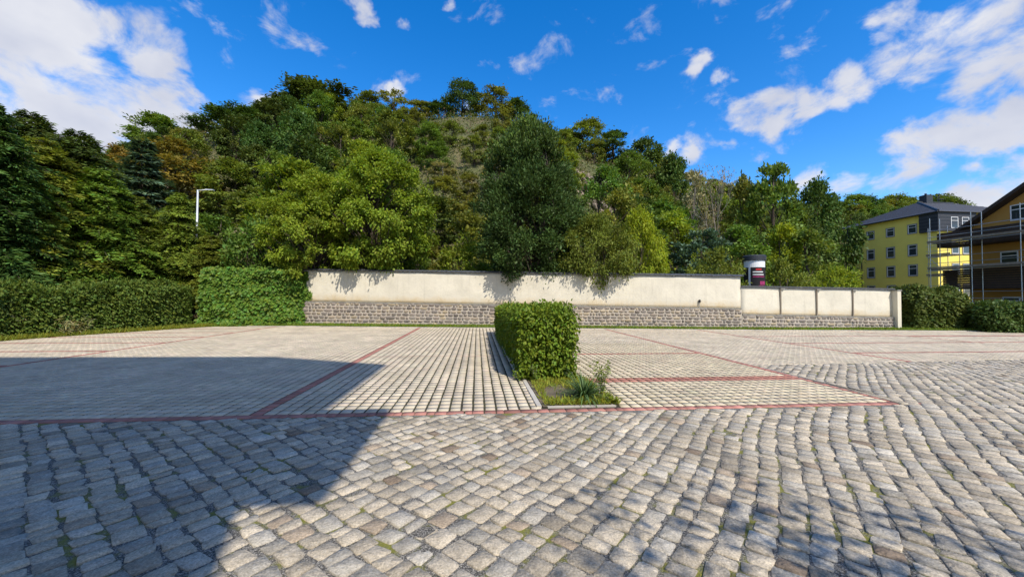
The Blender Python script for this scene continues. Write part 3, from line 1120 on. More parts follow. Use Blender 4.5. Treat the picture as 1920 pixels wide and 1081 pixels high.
def broadleaf(seed, H=10.0, R=3.4, cb=0.22, clumps=46, sub=9, per=17, leaf=0.30, wr=0.62, top=0.62, trunks=1, droop=0.25, upright=0.0, rough=0.3, spread=0.2, outer=0.45, tipyellow=0.0):
    """tapered trunk with limbs to every foliage mass, leaves in clumps. Unit tree with height H"""
    rng = np.random.default_rng(seed)
    mb = MB()
    tr = 0.022 * H
    th = 0.86 if trunks == 1 else 0.70
    tops = []
    for k in range(trunks):
        off = Vector((0, 0, 0)) if trunks == 1 else Vector((0.05 * H * math.cos(k * 2.6), 0.05 * H * math.sin(k * 2.6), 0))
        lean = Vector(rng.normal(0, 0.05 * H, 3))
        lean.z = 0
        if trunks > 1: lean = lean * 0.5 + off * 1.2
        pts = [off * 0.4 + Vector((0, 0, -0.6))]
        rr = [tr * 1.25]
        for i in range(1, 7):
            t = i / 6
            pts.append(off * (0.4 + t) + lean * t + Vector((rng.normal(0, 0.01 * H), rng.normal(0, 0.01 * H), H * th * t)))
            rr.append(tr * (1 - 0.85 * t) + 0.01)
        mb.tube(pts, rr, 7)
        tops.append(pts)
    cents, crad = [], []
    z0 = H * cb
    lob = rng.uniform(0, 6.28, 4)
    for i in range(clumps):
        t = rng.beta(1.15, 1.1)
        env = (math.sin(math.pi * min(1, (t * 0.92 + 0.08) ** (0.55 / top * 0.8)))) ** 0.65
        ang = i * 2.39996 + rng.normal(0, 0.35)
        lobe = 1 + rough * (0.6 * math.sin(2 * ang + lob[0] + 3 * t) + 0.4 * math.sin(3 * ang + lob[1] - 4 * t))
        rf = outer + (1 - outer) * math.sqrt(rng.random())
        r = R * env * lobe * rf
        p = Vector((r * math.cos(ang), r * math.sin(ang), z0 + (H * 0.97 - z0) * t))
        cents.append(p)
        crad.append(R * rng.uniform(0.8, 1.3) * spread)
        tp = tops[i % len(tops)]
        zatt = max(H * cb * 0.75, p.z - 0.55 * r - 0.12 * H)
        f = min(0.999, max(0, zatt / (H * th))) * 6
        k = min(5, int(f))
        q = tp[k].lerp(tp[k + 1], f - k)
        limb(mb, q, p, tr * 0.30 * (1 - 0.6 * t), 0.012, rng)
    C, A, NN, LL, T = [], [], [], [], []
    for p, cr in zip(cents, crad):
        shade = np.clip(rng.normal(1, 0.15), 0.6, 1.5)
        o = np.array(p)
        dirs = unit(rng.normal(0, 1, (sub, 3)))
        sc = o + dirs * cr * np.array([1, 1, 0.72]) * rng.uniform(0.45, 1.0, (sub, 1))
        for q in sc:
            m_ = per
            l = rng.normal(0, 1, (m_, 3)) * cr * np.array([0.36, 0.36, 0.26])
            c = q + l
            outv = unit(c - np.array([0, 0, z0 + (H - z0) * 0.4])) * 0.7 + unit(l) * 0.5
            a = outv + rng.normal(0, 0.5, (m_, 3)) + np.array([0, 0, upright - droop])
            C.append(c)
            A.append(a)
            NN.append(rng.normal(0, 0.38, (m_, 3)) + np.array([0, 0, 0.75]) + 0.8 * outv)
            LL.append(leaf * np.clip(rng.normal(1, 0.25, m_), 0.5, 1.6))
            tt = tints(m_, rng, 0.15, 0.09) * shade
            if tipyellow:
                hi = np.clip((c[:, 2] - H * 0.72) / (H * 0.25), 0, 1)[:, None]
                tt = tt * (1 + hi * tipyellow * np.array([1.6, 1.2, 0.4]) * (rng.random((m_, 1)) < 0.5))
            T.append(tt)
    P = leaf_quads(np.concatenate(C), np.concatenate(A), np.concatenate(NN), np.concatenate(LL), wr)
    crown = quads_mesh('crown', P, np.concatenate(T))
    return mb.mesh('trunk', smooth=True), crown


def conifer(seed, H=10.0, R=2.4, whorls=26, arms=9, twigs=9, leaf=0.30, wr=0.26, cb=0.04, droop=0.35, power=0.9, jitter=0.25, columnar=0.0):
    """straight stem, tiers of drooping sprays"""
    rng = np.random.default_rng(seed)
    mb = MB()
    mb.tube([(0, 0, -0.6), (0, 0, H * 0.5), (0, 0, H * 0.97)], [0.02 * H, 0.013 * H, 0.012], 7)
    C, A, NN, LL, T = [], [], [], [], []
    for w in range(whorls):
        t = (w + rng.uniform(-0.3, 0.3)) / whorls
        t = min(max(t, 0), 0.985)
        z = H * (cb + (1 - cb) * t)
        env = R * ((1 - t) ** power * (1 - columnar) + columnar * min(1, (1 - t) * 3.2) ** 0.6) + 0.12
        n_arm = max(4, int(arms * (1 - 0.45 * t)))
        a0 = rng.uniform(0, 6.28)
        for k in range(n_arm):
            ang = a0 + 2 * math.pi * k / n_arm + rng.normal(0, 0.16)
            r = env * np.clip(rng.normal(1, jitter), 0.45, 1.5)
            d = np.array([math.cos(ang), math.sin(ang), 0])
            s = np.array([-d[1], d[0], 0])
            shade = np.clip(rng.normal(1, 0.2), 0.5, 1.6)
            rise = rng.normal(0.25, 0.15)
            nt = max(3, int(twigs * (0.5 + r / R)))
            tt = np.linspace(0.22, 1.0, nt)
            ax = np.array([d * r * q + np.array([0, 0, rise * r * q - droop * r * q * q]) for q in tt]) + np.array([0, 0, z])
            if k % 2 == 0:
                mb.tube([Vector((0, 0, z)), Vector(ax[len(ax) // 2]), Vector(ax[-1])], [0.006 * H * (1 - t) + 0.01, 0.014, 0.006], 4, caps=False)
            for sgn in (-1, 1):
                ln = r * 0.34 * (1.12 - tt) + 0.10
                m_ = 4
                for j in range(m_):
                    q = (j + rng.random(nt)) / m_
                    c = ax + (s * sgn * 0.85 + d * 0.5) * (ln * q)[:, None] + np.stack([rng.normal(0, 0.03, nt), rng.normal(0, 0.03, nt), -0.25 * ln * q + rng.normal(0, 0.05, nt)], 1)
                    a = s * sgn * (0.5 + 0.3 * j) + d * 0.8 + rng.normal(0, 0.35, (nt, 3)) + np.array([0, 0, -0.28])
                    C.append(c)
                    A.append(a)
                    NN.append(rng.normal(0, 0.35, (nt, 3)) + np.array([0, 0, 1.0]) + 0.4 * d)
                    LL.append(leaf * np.clip(rng.normal(1, 0.25, nt), 0.5, 1.6))
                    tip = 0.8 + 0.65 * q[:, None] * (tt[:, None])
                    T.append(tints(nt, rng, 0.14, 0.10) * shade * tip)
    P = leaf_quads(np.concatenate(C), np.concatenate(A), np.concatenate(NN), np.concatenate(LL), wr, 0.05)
    return mb.mesh('trunk', smooth=True), quads_mesh('crown', P, np.concatenate(T))


def bare_tree(seed, H=9.0, leaf=0):
    rng = np.random.default_rng(seed)
    mb = MB()
    ends = []

    def grow(p, d, L, r, lev):
        pts, rr = [p], [r]
        for i in range(4):
            d = (d + Vector(rng.normal(0, 0.12, 3)) + Vector((0, 0, 0.05))).normalized()
            pts.append(pts[-1] + d * L / 4)
            rr.append(r * (1 - 0.16 * (i + 1)))
        mb.tube(pts, rr, 5, caps=False)
        if lev >= 4:
            ends.append(pts[-1])
            return
        k = 5 if lev == 0 else 4
        for i in range(k):
            t = rng.uniform(0.45, 1.0)
            q = pts[min(4, int(t * 4))]
            nd = (d + Vector(rng.normal(0, 0.55, 3))).normalized()
            nd.z = abs(nd.z) * 0.8 + 0.15
            grow(q, nd.normalized(), L * rng.uniform(0.45, 0.7), r * 0.42, lev + 1)

    grow(Vector((0, 0, -0.5)), Vector((0, 0, 1)), H * 0.52, 0.014 * H, 0)
    E_ = np.array([tuple(e) for e in ends])
    k = max(1, len(E_))
    rep = 3
    c = np.repeat(E_, rep, 0) + rng.normal(0, 0.12, (k * rep, 3))
    P = leaf_quads(c, rng.normal(0, 1, c.shape), rng.normal(0, 1, c.shape), np.full(len(c), 0.16), 0.5)
    return mb.mesh('trunk', smooth=True), quads_mesh('crown', P, tints(len(c), rng))


PROTO = {}


def proto(name, meshes, leafname, H, R, bark='bark'):
    tm, cm = meshes
    tm.materials.append(MATS[bark])
    cm.materials.append(MATS[leafname])
    co = np.empty(len(cm.vertices) * 3, dtype=np.float32)
    cm.vertices.foreach_get('co', co)
    H = float(np.percentile(co[2::3], 99.7))
    PROTO[name] = (tm, cm, H, R)


def restyle(name, src, leafname, bark='bark'):
    tm, cm, H, R = PROTO[src]
    tm, cm = tm.copy(), cm.copy()
    tm.materials.clear(); cm.materials.clear()
    tm.materials.append(MATS[bark]); cm.materials.append(MATS[leafname])
    PROTO[name] = (tm, cm, H, R)


proto('dark', broadleaf(1, 10, 4.0, 0.25, 54, 10, 17, 0.34, top=0.7), 'leaf_dark', 10, 4.0)
proto('dark2', broadleaf(2, 10, 3.0, 0.18, 50, 9, 17, 0.34, top=0.6), 'leaf_dark', 10, 3.0)
proto('mid', broadleaf(3, 10, 3.3, 0.15, 50, 9, 17, 0.32, top=0.6), 'leaf_mid', 10, 3.3)
proto('mid2', broadleaf(4, 10, 2.5, 0.12, 46, 9, 16, 0.32, top=0.5, upright=0.3), 'leaf_mid', 10, 2.5)
proto('olive', broadleaf(5, 10, 3.0, 0.15, 42, 9, 15, 0.32, top=0.55, rough=0.4), 'leaf_olive', 10, 3.0)
proto('lime', broadleaf(6, 10, 3.2, 0.10, 46, 9, 16, 0.34, top=0.55), 'leaf_lime', 10, 3.2)
proto('rust', broadleaf(8, 10, 3.6, 0.12, 52, 9, 17, 0.34, top=0.65, droop=0.5), 'leaf_rust', 10, 3.6)
proto('sparse', broadleaf(9, 10, 2.2, 0.28, 26, 6, 13, 0.30, top=0.6, rough=0.5, outer=0.3), 'leaf_olive', 10, 2.2)
proto('spruce', conifer(10, 10, 2.5, 26, 9, 8, 0.42, 0.30), 'leaf_blue', 10, 2.5)
proto('bare', bare_tree(11), 'leaf_tan', 9, 2.2, 'bark_pale')
restyle('tan', 'sparse', 'leaf_tan', 'bark_pale')
restyle('blue', 'mid2', 'leaf_blue')
restyle('yellow', 'lime', 'leaf_yellow')
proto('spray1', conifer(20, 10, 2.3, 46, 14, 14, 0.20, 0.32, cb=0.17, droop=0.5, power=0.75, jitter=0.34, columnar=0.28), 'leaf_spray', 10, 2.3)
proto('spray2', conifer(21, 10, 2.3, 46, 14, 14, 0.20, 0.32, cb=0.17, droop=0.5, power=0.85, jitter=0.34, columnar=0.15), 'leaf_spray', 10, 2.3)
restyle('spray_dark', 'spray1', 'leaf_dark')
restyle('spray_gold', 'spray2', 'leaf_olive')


def place(kind, loc, H, R, label, group=None, rot=None, name=None, cat='tree', thing_name=None):
    tm, cm, h, r = PROTO[kind]
    nm = name or {'spruce': 'spruce_tree', 'bare': 'bare_tree', 'spray1': 'conifer_tree', 'spray2': 'conifer_tree', 'spray_dark': 'conifer_tree', 'spray_gold': 'conifer_tree'}.get(kind, 'broadleaf_tree')
    t = thing(nm, label, cat, loc, random.uniform(0, 6.28) if rot is None else rot, group, (R / r, R / r, H / h))
    obj('trunk', tm, None, t)
    obj('crown', cm, None, t)
    return t


def place_px(kind, x, ytop, Y, wpx, label, group=None, ybase=None, **kw):
    p = at(x, ytop, Y)
    zb = float(terr(p.x, Y)) if ybase is None else ybase
    depth = (Vector((p.x, Y, 1.6)) - Vector((0, 0, 1.6))).dot(_f)
    return place(kind, (p.x, Y, zb - 0.1), p.z - zb, 0.5 * wpx * depth / FPX, label, group, **kw)

# --- trees of the hill that stand out in the photograph
HERO = [
    ('mid', 300, 220, 74, 110, 'round mid green tree on the skyline behind the rusty chestnut tree'),
    ('bare', 372, 222, 66, 50, 'leafless pale tree on the skyline beside the big dark tree'),
    ('dark', 447, 206, 60, 135, 'broad dark tree with visible forked limbs on the left skyline'),
    ('dark', 590, 166, 70, 155, 'tallest domed dark tree on the hilltop left of the summit'),
    ('dark2', 525, 192, 66, 90, 'dark tree leaning against the tallest domed tree on the hilltop'),
    ('olive', 690, 175, 74, 75, 'olive tree on the hilltop just right of the tallest domed tree'),
    ('sparse', 742, 170, 76, 55, 'thin gappy tree on the hilltop between two olive trees'),
    ('olive', 785, 188, 76, 55, 'small olive tree on the hilltop left of the lone summit tree'),
    ('dark2', 822, 193, 78, 60, 'low dark tree on the hilltop beside the lone summit tree'),
    ('dark', 870, 153, 78, 78, 'lone dark tree with bare trunk standing free on the summit'),
    ('olive', 930, 166, 77, 80, 'bushy yellow olive tree right of the lone summit tree'),
    ('dark2', 968, 185, 80, 60, 'dark tree at the right edge of the summit'),
    ('mid', 1100, 226, 74, 80, 'green tree on the skyline just right of the big dark tree by the wall'),
    ('dark2', 1150, 245, 74, 70, 'dark tree on the right shoulder of the hill above the rock face'),
    ('dark', 1205, 262, 72, 95, 'wide dark tree on the right shoulder of the hill'),
    ('dark2', 1262, 288, 68, 70, 'dark tree ending the right shoulder of the hill'),
    ('tan', 1300, 318, 60, 60, 'thin tan coloured tree beside the leafless tree'),
    ('bare', 1345, 305, 56, 66, 'leafless grey tree standing among tan trees right of the rock'),
    ('olive', 1395, 330, 56, 80, 'olive green tree right of the leafless grey tree'),
    ('mid2', 1445, 308, 52, 92, 'tall pointed green tree behind the advertising column'),
    ('dark', 1532, 338, 54, 105, 'broad dark tree left of the yellow building'),
    ('dark2', 1492, 372, 52, 80, 'dark tree between the pointed green tree and the broad dark tree'),
    ('rust', 325, 262, 43, 150, 'rusty brown chestnut tree behind the spruce'),
    ('rust', 218, 272, 46, 95, 'smaller rust tinged tree left of the spruce'),
    ('spruce', 268, 265, 37, 135, 'dark blue green spruce in front of the rusty chestnut tree'),
    ('lime', 1215, 420, 27, 70, 'yellow green tree rising behind the sumac bush'),
    ('blue', 1312, 430, 29, 95, 'grey green bushy tree behind the tall wall near its right end'),
    ('lime', 1258, 395, 36, 110, 'light green tree below the right shoulder of the hill'),
    ('yellow', 1470, 418, 38, 66, 'bright yellow green tree right of the advertising column'),
    ('olive', 1520, 428, 36, 110, 'rounded olive tree behind the low wall left of the yellow building'),
    ('mid', 1385, 420, 38, 110, 'green tree directly behind the advertising column'),
    ('mid', 430, 300, 42, 110, 'green tree right of the lamp post head'),
    ('mid2', 480, 350, 36, 90, 'narrow green tree left of the yellow green maples'),
    ('mid', 400, 400, 30, 110, 'low green tree behind the lamp post'),
    ('olive', 880, 395, 30, 100, 'olive tree left of the big dark tree behind the wall'),
]
HXY = []
for (k, x, y, Y, w, lab) in HERO:
    t = place_px(k, x, y, Y, w, lab)
    HXY.append((t.location.x, t.location.y, 2.6))


def zone(x):
    return ('on the wooded slope at the left end of the hill' if x < 380 else
            'on the wooded slope left of the summit' if x < 640 else
            'on the scrubby slope below the summit' if x < 1080 else
            'on the slope right of the rock face' if x < 1400 else
            'on the low wooded slope beside the yellow building')


LOOK = {'dark': 'broad dark green tree', 'dark2': 'dark green narrow tree', 'mid': 'round mid green tree', 'mid2': 'mid green upright tree',
        'olive': 'olive green tree', 'lime': 'light green bushy tree', 'sparse': 'thin olive tree', 'tan': 'small dry tan tree',
        'bare': 'leafless pale small tree', 'spruce': 'blue green spruce', 'blue': 'grey green upright tree', 'yellow': 'yellow green small tree', 'rust': 'rusty brown tree'}


def px_of(p):
    v = Vector(p) - Vector((0, 0, CAMH))
    z = v.dot(_f)
    return 960 + FPX * v.dot(_R) / z, 540.5 - FPX * v.dot(_U) / z


ANCH = [('rusty chestnut tree', 322, 310), ('spruce', 268, 330), ('broad forked dark tree', 447, 250), ('tallest domed tree', 590, 200), ('lone summit tree', 870, 190),
        ('thin gappy hilltop tree', 742, 200), ('big dark tree by the wall', 992, 340), ('larger maple', 712, 380), ('smaller maple', 592, 400), ('rock face', 1125, 365),
        ('sumac bush', 1200, 440), ('advertising column', 1414, 500), ('dark tree beside the yellow building', 1548, 400), ('street lamp', 371, 380), ('leafless grey tree', 1345, 350),
        ('yellow building', 1680, 400), ('wide dark skyline tree', 1205, 300), ('conifer row', 100, 300), ('grey green bushy tree', 1312, 470), ('pointed green tree', 1445, 370)]
SEEN = {}


def rel_label(look, x, y):
    nm, ax, ay = min(ANCH, key=lambda a: (a[1] - x) ** 2 + (a[2] - y) ** 2)
    dx, dy = x - ax, y - ay
    d = math.hypot(dx, dy)
    near = 'close to' if d < 38 else None
    h = 'left' if dx < -0.4 * abs(dy) else 'right' if dx > 0.4 * abs(dy) else ''
    v = 'above' if dy < -0.4 * abs(dx) else 'below' if dy > 0.4 * abs(dx) else ''
    w = (f'{v} and {h} of' if v and h else f'{h} of' if h else v or 'beside')
    far = 'just ' if d < 70 else 'well ' if d > 140 else ''
    return f'{look} {far}{w} the {nm}'


ROCK_PX = (1075, 1180, 315, 415)


SKYLINE = np.array([(-200, 235), (0, 240), (60, 245), (180, 278), (230, 255), (300, 226), (370, 232), (400, 212), (447, 198), (500, 172), (590, 148), (650, 176), (690, 184), (742, 186), (785, 196),
                    (830, 212), (900, 222), (930, 178), (990, 222), (1040, 236), (1100, 236), (1180, 266), (1265, 290), (1330, 325), (1395, 336), (1445, 320), (1490, 374), (1548, 344), (1600, 376), (1760, 370), (2000, 370)], float)


def sky_y(x):
    return float(np.interp(x, SKYLINE[:, 0], SKYLINE[:, 1]))


def scatter_hill():
    rng = np.random.default_rng(77)
    pts = []
    tries = 0
    while len(pts) < 290 and tries < 16000:
        tries += 1
        Y = rng.uniform(28, 112)
        X = rng.uniform(-1.25, 1.15) * Y + 0.09 * Y
        y1 = float(ridgeY(X))
        if Y > y1 + 4: continue
        y0 = 27 + float(np.clip((X - 12) / 28, 0, 1)) ** 1.2 * 36
        if Y < y0 + 1.0: continue
        z = float(terr(X, Y))
        x, y = px_of((X, Y, z))
        if x < -60 or x > 1960: continue
        if x > 1555 and Y < 70: continue
        scrub = 760 < x < 1075 and y > 215
        rockz = ROCK_PX[0] - 5 < x < ROCK_PX[1] - 5 and ROCK_PX[2] - 5 < y < ROCK_PX[3] + 55
        if rockz: continue
        H = rng.uniform(6.5, 10.5)
        R = rng.uniform(0.26, 0.38) * H
        if scrub:
            H *= rng.uniform(0.4, 0.75)
            R = H * rng.uniform(0.36, 0.5)
        if Y > 85: H *= 1.1
        gap = 1.35 * R
        if any((X - a) ** 2 + (Y - b) ** 2 < (gap * 0.62 + c * 0.66) ** 2 for a, b, c in HXY): continue
        while H > 3.0:
            tx_, ty_ = px_of((X, Y, z + H))
            hp = R / Y * FPX * 0.6
            if ty_ > max(sky_y(x - hp), sky_y(x), sky_y(x + hp)) + 6: break
            H *= 0.9
            R *= 0.93
        if H <= 3.0: continue
        hw_ = R / Y * FPX
        if any(Y < hY + 1 and abs(x - hx) < hw * 0.42 + hw_ * 0.8 and ty_ < hy + 0.75 * hw for (hk, hx, hy, hY, hw, _) in HERO if hk in ('rust', 'spruce') or hx == 870): continue
        HXY.append((X, Y, R))
        zx = x
        if scrub: kinds, pr = ['olive', 'mid', 'lime', 'tan', 'sparse', 'dark2', 'bare'], [.28, .28, .16, .06, .08, .1, .04]
        elif zx < 380: kinds, pr = ['dark', 'dark2', 'mid', 'olive', 'rust', 'spruce'], [.18, .22, .28, .23, .02, .07]
        elif zx < 640: kinds, pr = ['dark', 'dark2', 'mid', 'mid2', 'olive', 'lime'], [.22, .15, .25, .12, .18, .08]
        elif zx < 1400: kinds, pr = ['olive', 'mid', 'mid2', 'lime', 'tan', 'dark2', 'bare', 'sparse'], [.25, .24, .17, .14, .04, .1, .03, .03]
        else: kinds, pr = ['mid', 'mid2', 'dark', 'dark2', 'olive', 'lime'], [.24, .16, .2, .2, .14, .06]
        k = rng.choice(kinds, p=np.array(pr) / sum(pr))
        pts.append(1)
        hh = H * (0.8 if k in ('tan', 'bare', 'sparse') else 1)
        cx, cy = px_of((X, Y, z + hh * 0.55))
        size = 'tall ' if hh > 9.2 else 'short ' if hh < 5 else ''
        lab = rel_label(size + LOOK[k], cx, cy)
        if len(lab.split()) > 16: lab = rel_label(LOOK[k], cx, cy)
        SEEN.setdefault(lab, []).append((cx, cy, tobj := place(str(k), (X, Y, z - 0.2), hh, R, lab, group=f'{LOOK[k]}s on the hillside')))

    for lab, lst in SEEN.items():
        if len(lst) == 2:
            a, b = sorted(lst, key=lambda q: q[0])
            wide = abs(a[0] - b[0]) > abs(a[1] - b[1])
            if not wide: a, b = sorted(lst, key=lambda q: q[1])
            for q, w in ((a, 'left' if wide else 'upper'), (b, 'right' if wide else 'lower')):
                if len(lab.split()) < 16: q[2]['label'] = f'{w} {lab}'
        elif len(lst) > 2:
            for i, q in enumerate(sorted(lst, key=lambda q: q[0])):
                w = 'leftmost' if i == 0 else 'rightmost' if i == len(lst) - 1 else 'middle' if len(lst) == 3 else ['second', 'third', 'fourth', 'fifth', 'sixth'][i - 1]
                if len(lab.split()) < 16: q[2]['label'] = f'{w} {lab}'


scatter_hill()


# far trees along the low ridge behind the yellow building
ORD = ['leftmost', 'second', 'third', 'fourth', 'fifth', 'sixth', 'seventh', 'eighth', 'ninth']
for i, x in enumerate(range(1600, 1790, 26)):
    place_px(['mid', 'dark', 'olive', 'mid'][i % 4], x, 364 + (i % 3) * 5, 108, 66, f'{ORD[i]} from the left of the far trees behind the yellow building roof' if i else 'leftmost of the far trees behind the yellow building roof', 'far trees behind the yellow building roof')


def hill_scrub():
    """undergrowth on the slope: leaf tufts of several colours and dry grass"""
    rng = np.random.default_rng(31)
    n = 9500
    Y = 25 + 80 * rng.random(n) ** 1.15
    X = rng.uniform(-1.3, 1.2, n) * Y + 0.09 * Y
    y0 = 24.5 + np.clip((X - 12) / 28, 0, 1) ** 1.2 * 36
    keep = (Y > y0) & (Y < ridgeY(X) + 5)
    X, Y = X[keep], Y[keep]
    Zt = terr(X, Y)
    n = len(X)
    pal = np.array([[.075, .105, .02], [.11, .13, .025], [.15, .17, .022], [.05, .075, .02], [.22, .18, .095], [.26, .2, .12], [.14, .12, .05], [.18, .11, .07]])
    pr = np.array([.25, .27, .16, .16, .06, .03, .06, .01])
    pi = rng.choice(len(pal), n, p=pr / pr.sum())
    C, A, NN, LL, T = [], [], [], [], []
    for i in range(n):
        m_ = int(rng.integers(18, 38))
        s = rng.uniform(0.45, 1.6)
        l = rng.normal(0, 1, (m_, 3)) * s * np.array([0.62, 0.62, 0.42])
        c = np.array([X[i], Y[i], Zt[i] + 0.4 * s]) + l
        dry = pi[i] >= 4
        a = rng.normal(0, 0.5, (m_, 3)) + np.array([0, 0, 0.8 if dry else 0.1]) + 0.6 * unit(l)
        C.append(c)
        A.append(a)
        NN.append(rng.normal(0, 0.6, (m_, 3)) + np.array([0, -0.4, 0.7]))
        LL.append(np.clip(rng.normal(0.34 if dry else 0.30, 0.08, m_), 0.15, 0.9))
        T.append(tints(m_, rng, 0.18, 0.1) * pal[pi[i]] * rng.normal(1, 0.12) * 10)
    P = leaf_quads(np.concatenate(C), np.concatenate(A), np.concatenate(NN), np.concatenate(LL), 0.5)
    leafmat('scrub', (0.1, 0.1, 0.1), 0.3)
    o = obj('hillside_undergrowth', quads_mesh('hillside_undergrowth', P, np.concatenate(T)), MATS['scrub'])
    tag(o, 'low shrubs and dry grass covering the hillside between the trees', 'undergrowth', kind='stuff')


hill_scrub()


def hill_hit(x, y):
    """where the sight line meets the slope"""
    d = ray(x, y)
    ts = np.arange(26, 130, 0.4)
    zz = terr(d.x / d.y * ts, ts)
    zr = d.z / d.y * ts + CAMH
    k = np.where(zr < zz)[0]
    return float(ts[k[0]]) if len(k) else 80.0


def rock_face():
    """jagged outcrop on the right flank of the hill"""
    rng = np.random.default_rng(14)
    t = thing('rock_outcrop', 'bare brown layered rock face on the hillside right of the dark tree', 'rock')
    YR = hill_hit(1125, 385) - 1.5
    shades = []
    for k in range(5):
        g = 0.8 + 0.12 * k
        shades.append(simple('rock_%d' % k, (0.235 * g, 0.185 * g, 0.145 * g), 0.9, var=0.4, scale=2.5, bump=0.6, bscale=9, dirt=((0.10, 0.10, 0.04), 1.2, 0.7)))
    for k in range(110):
        x, y = rng.uniform(1080, 1172), rng.uniform(326, 412)
        if (y < 318 + (x - 1085) * 0.75): continue
        p = at(x, y, YR + 0.5 + rng.normal(0, 0.35) - (y - 365) * 0.05)
        w, d, h = rng.uniform(0.25, 0.6), rng.uniform(0.8, 1.6), rng.uniform(0.8, 2.2)
        base = np.array([[-1, -1, -1], [1, -1, -1], [1, 1, -1], [-1, 1, -1], [-1, -1, 1], [1, -1, 1], [1, 1, 1], [-1, 1, 1]], float)
        base += rng.normal(0, 0.16, base.shape)
        base *= np.array([w, d, h]) / 2
        M = np.array(Matrix.Rotation(rad(-34 + rng.normal(0, 10)), 3, 'Y') @ Matrix.Rotation(rng.normal(0, 0.3), 3, 'Z') @ Matrix.Rotation(rng.normal(0, 0.2), 3, 'X'))
        V = base @ M.T
        fs = np.array([(0, 3, 2, 1), (4, 5, 6, 7), (0, 1, 5, 4), (1, 2, 6, 5), (2, 3, 7, 6), (3, 0, 4, 7)])
        obj('rock', np_mesh('rock', V, fs), shades[k % 5], t, loc=(p.x, p.y, p.z))
    # slab behind the blocks that ties them to the slope
    V, Fq = [], []
    nx, ny = 16, 12
    for j in range(ny + 1):
        for i in range(nx + 1):
            x = 1072 + 112 * i / nx
            y = 322 + 92 * j / ny + max(0, (x - 1085) * 0.35) * (1 - j / ny)
            p = at(x, y, YR + 1.3 - (y - 365) * 0.05 + 0.7 * math.sin(i * 1.7 + j) * math.sin(j * 1.3) + rng.normal(0, 0.2))
            V.append(tuple(p))
    for j in range(ny):
        for i in range(nx):
            q = j * (nx + 1) + i
            Fq.append((q, q + nx + 1, q + nx + 2, q + 1))
    # close the back so the face is a body
    k0 = len(V)
    for p in list(V):
        V.append((p[0], p[1] + 5.0, p[2] - 1.0))
    for f in list(Fq):
        Fq.append(tuple(k0 + i for i in f[::-1]))
    rim = list(range(nx + 1)) + [j * (nx + 1) + nx for j in range(1, ny + 1)] + [ny * (nx + 1) + i for i in range(nx - 1, -1, -1)] + [j * (nx + 1) for j in range(ny - 1, 0, -1)]
    for a, b in zip(rim, rim[1:] + rim[:1]):
        Fq.append((a, b, k0 + b, k0 + a))
    obj('rock_slab', np_mesh('rock_slab', np.array(V), np.array(Fq)), MATS['rock'], t)


rock_face()

# ------------------------------------------------------------------ near trees behind the wall
def near_tree(name, label, meshes, leafname, x, ytop, Y, wpx, zb, H, R, rot=0.0, cat='tree', bark='bark'):
    tm, cm = meshes
    tm.materials.append(MATS[bark])
    cm.materials.append(MATS[leafname])
    p = at(x, ytop, Y)
    depth = (Vector((p.x, Y, 0))).dot(_f)
    Rw = 0.5 * wpx * depth / FPX
    t = thing(name, label, cat, (p.x, Y, zb), rot, None, (Rw / R, Rw / R, (p.z - zb) / H))
    obj('trunk', tm, None, t)
    obj('crown', cm, None, t)
    return t


near_tree('maple_tree', 'larger yellow green maple with reddish trunk behind the tall wall', broadleaf(41, 9, 3.4, 0.26, 180, 10, 30, 0.155, wr=0.7, top=0.5, droop=0.55, rough=0.25, spread=0.125, outer=0.3),
          'leaf_lime', 712, 282, 22.9, 190, 0.8, 9, 3.4)
near_tree('maple_tree', 'smaller yellow green maple beside the ivy covered wall', broadleaf(42, 9, 3.4, 0.26, 170, 10, 30, 0.155, wr=0.7, top=0.5, droop=0.55, rough=0.25, spread=0.125, outer=0.3),
          'leaf_lime', 592, 322, 23.1, 165, 0.8, 9, 3.4, 1.0)
near_tree('yew_tree', 'big dark green tree with many upright shoots leaning over the wall', broadleaf(43, 12, 3.3, 0.15, 200, 14, 40, 0.17, wr=0.48, top=0.56, trunks=3, droop=0.0, upright=0.55, rough=0.2, spread=0.19, outer=0.35, tipyellow=0.9),
          'leaf_yew', 992, 222, 21.9, 172, 0.6, 12, 3.3, 0.4)
near_tree('overhanging_bush', 'dark green bush spilling over the wall right of the big dark tree', broadleaf(44, 5, 2.6, 0.33, 80, 11, 22, 0.15, wr=0.5, top=0.5, trunks=2, droop=0.2, spread=0.18),
          'leaf_mid', 1118, 408, 20.75, 130, 0.6, 5, 2.6, 0.2, 'bush')
near_tree('sumac_bush', 'bright yellow green sumac bush right of the overhanging dark bush', broadleaf(45, 5, 2.4, 0.25, 70, 10, 22, 0.20, wr=0.36, top=0.5, trunks=2, droop=0.75, spread=0.2),
          'leaf_yellow', 1198, 398, 21.4, 92, 0.6, 5, 2.4, 0.9, 'bush')
near_tree('shrub', 'light green shrub behind the wall between the maple and the big dark tree', broadleaf(46, 3, 2.0, 0.08, 36, 9, 16, 0.17, wr=0.5, top=0.5, trunks=2),
          'leaf_lime', 868, 450, 24.5, 110, 0.9, 3, 2.0, 0.0, 'shrub')
near_tree('shrub', 'low green shrub behind the wall under the larger maple', broadleaf(47, 3, 2.0, 0.08, 36, 9, 16, 0.17, wr=0.5, top=0.5, trunks=2),
          'leaf_mid', 770, 470, 26.0, 90, 0.9, 3, 2.0, 0.0, 'shrub')
near_tree('shrub', 'low green shrub behind the tall wall near its right end', broadleaf(48, 3, 2.0, 0.08, 36, 9, 16, 0.17, wr=0.5, top=0.5, trunks=2),
          'leaf_mid', 1345, 475, 22.5, 110, 0.5, 3, 2.0, 0.0, 'shrub')
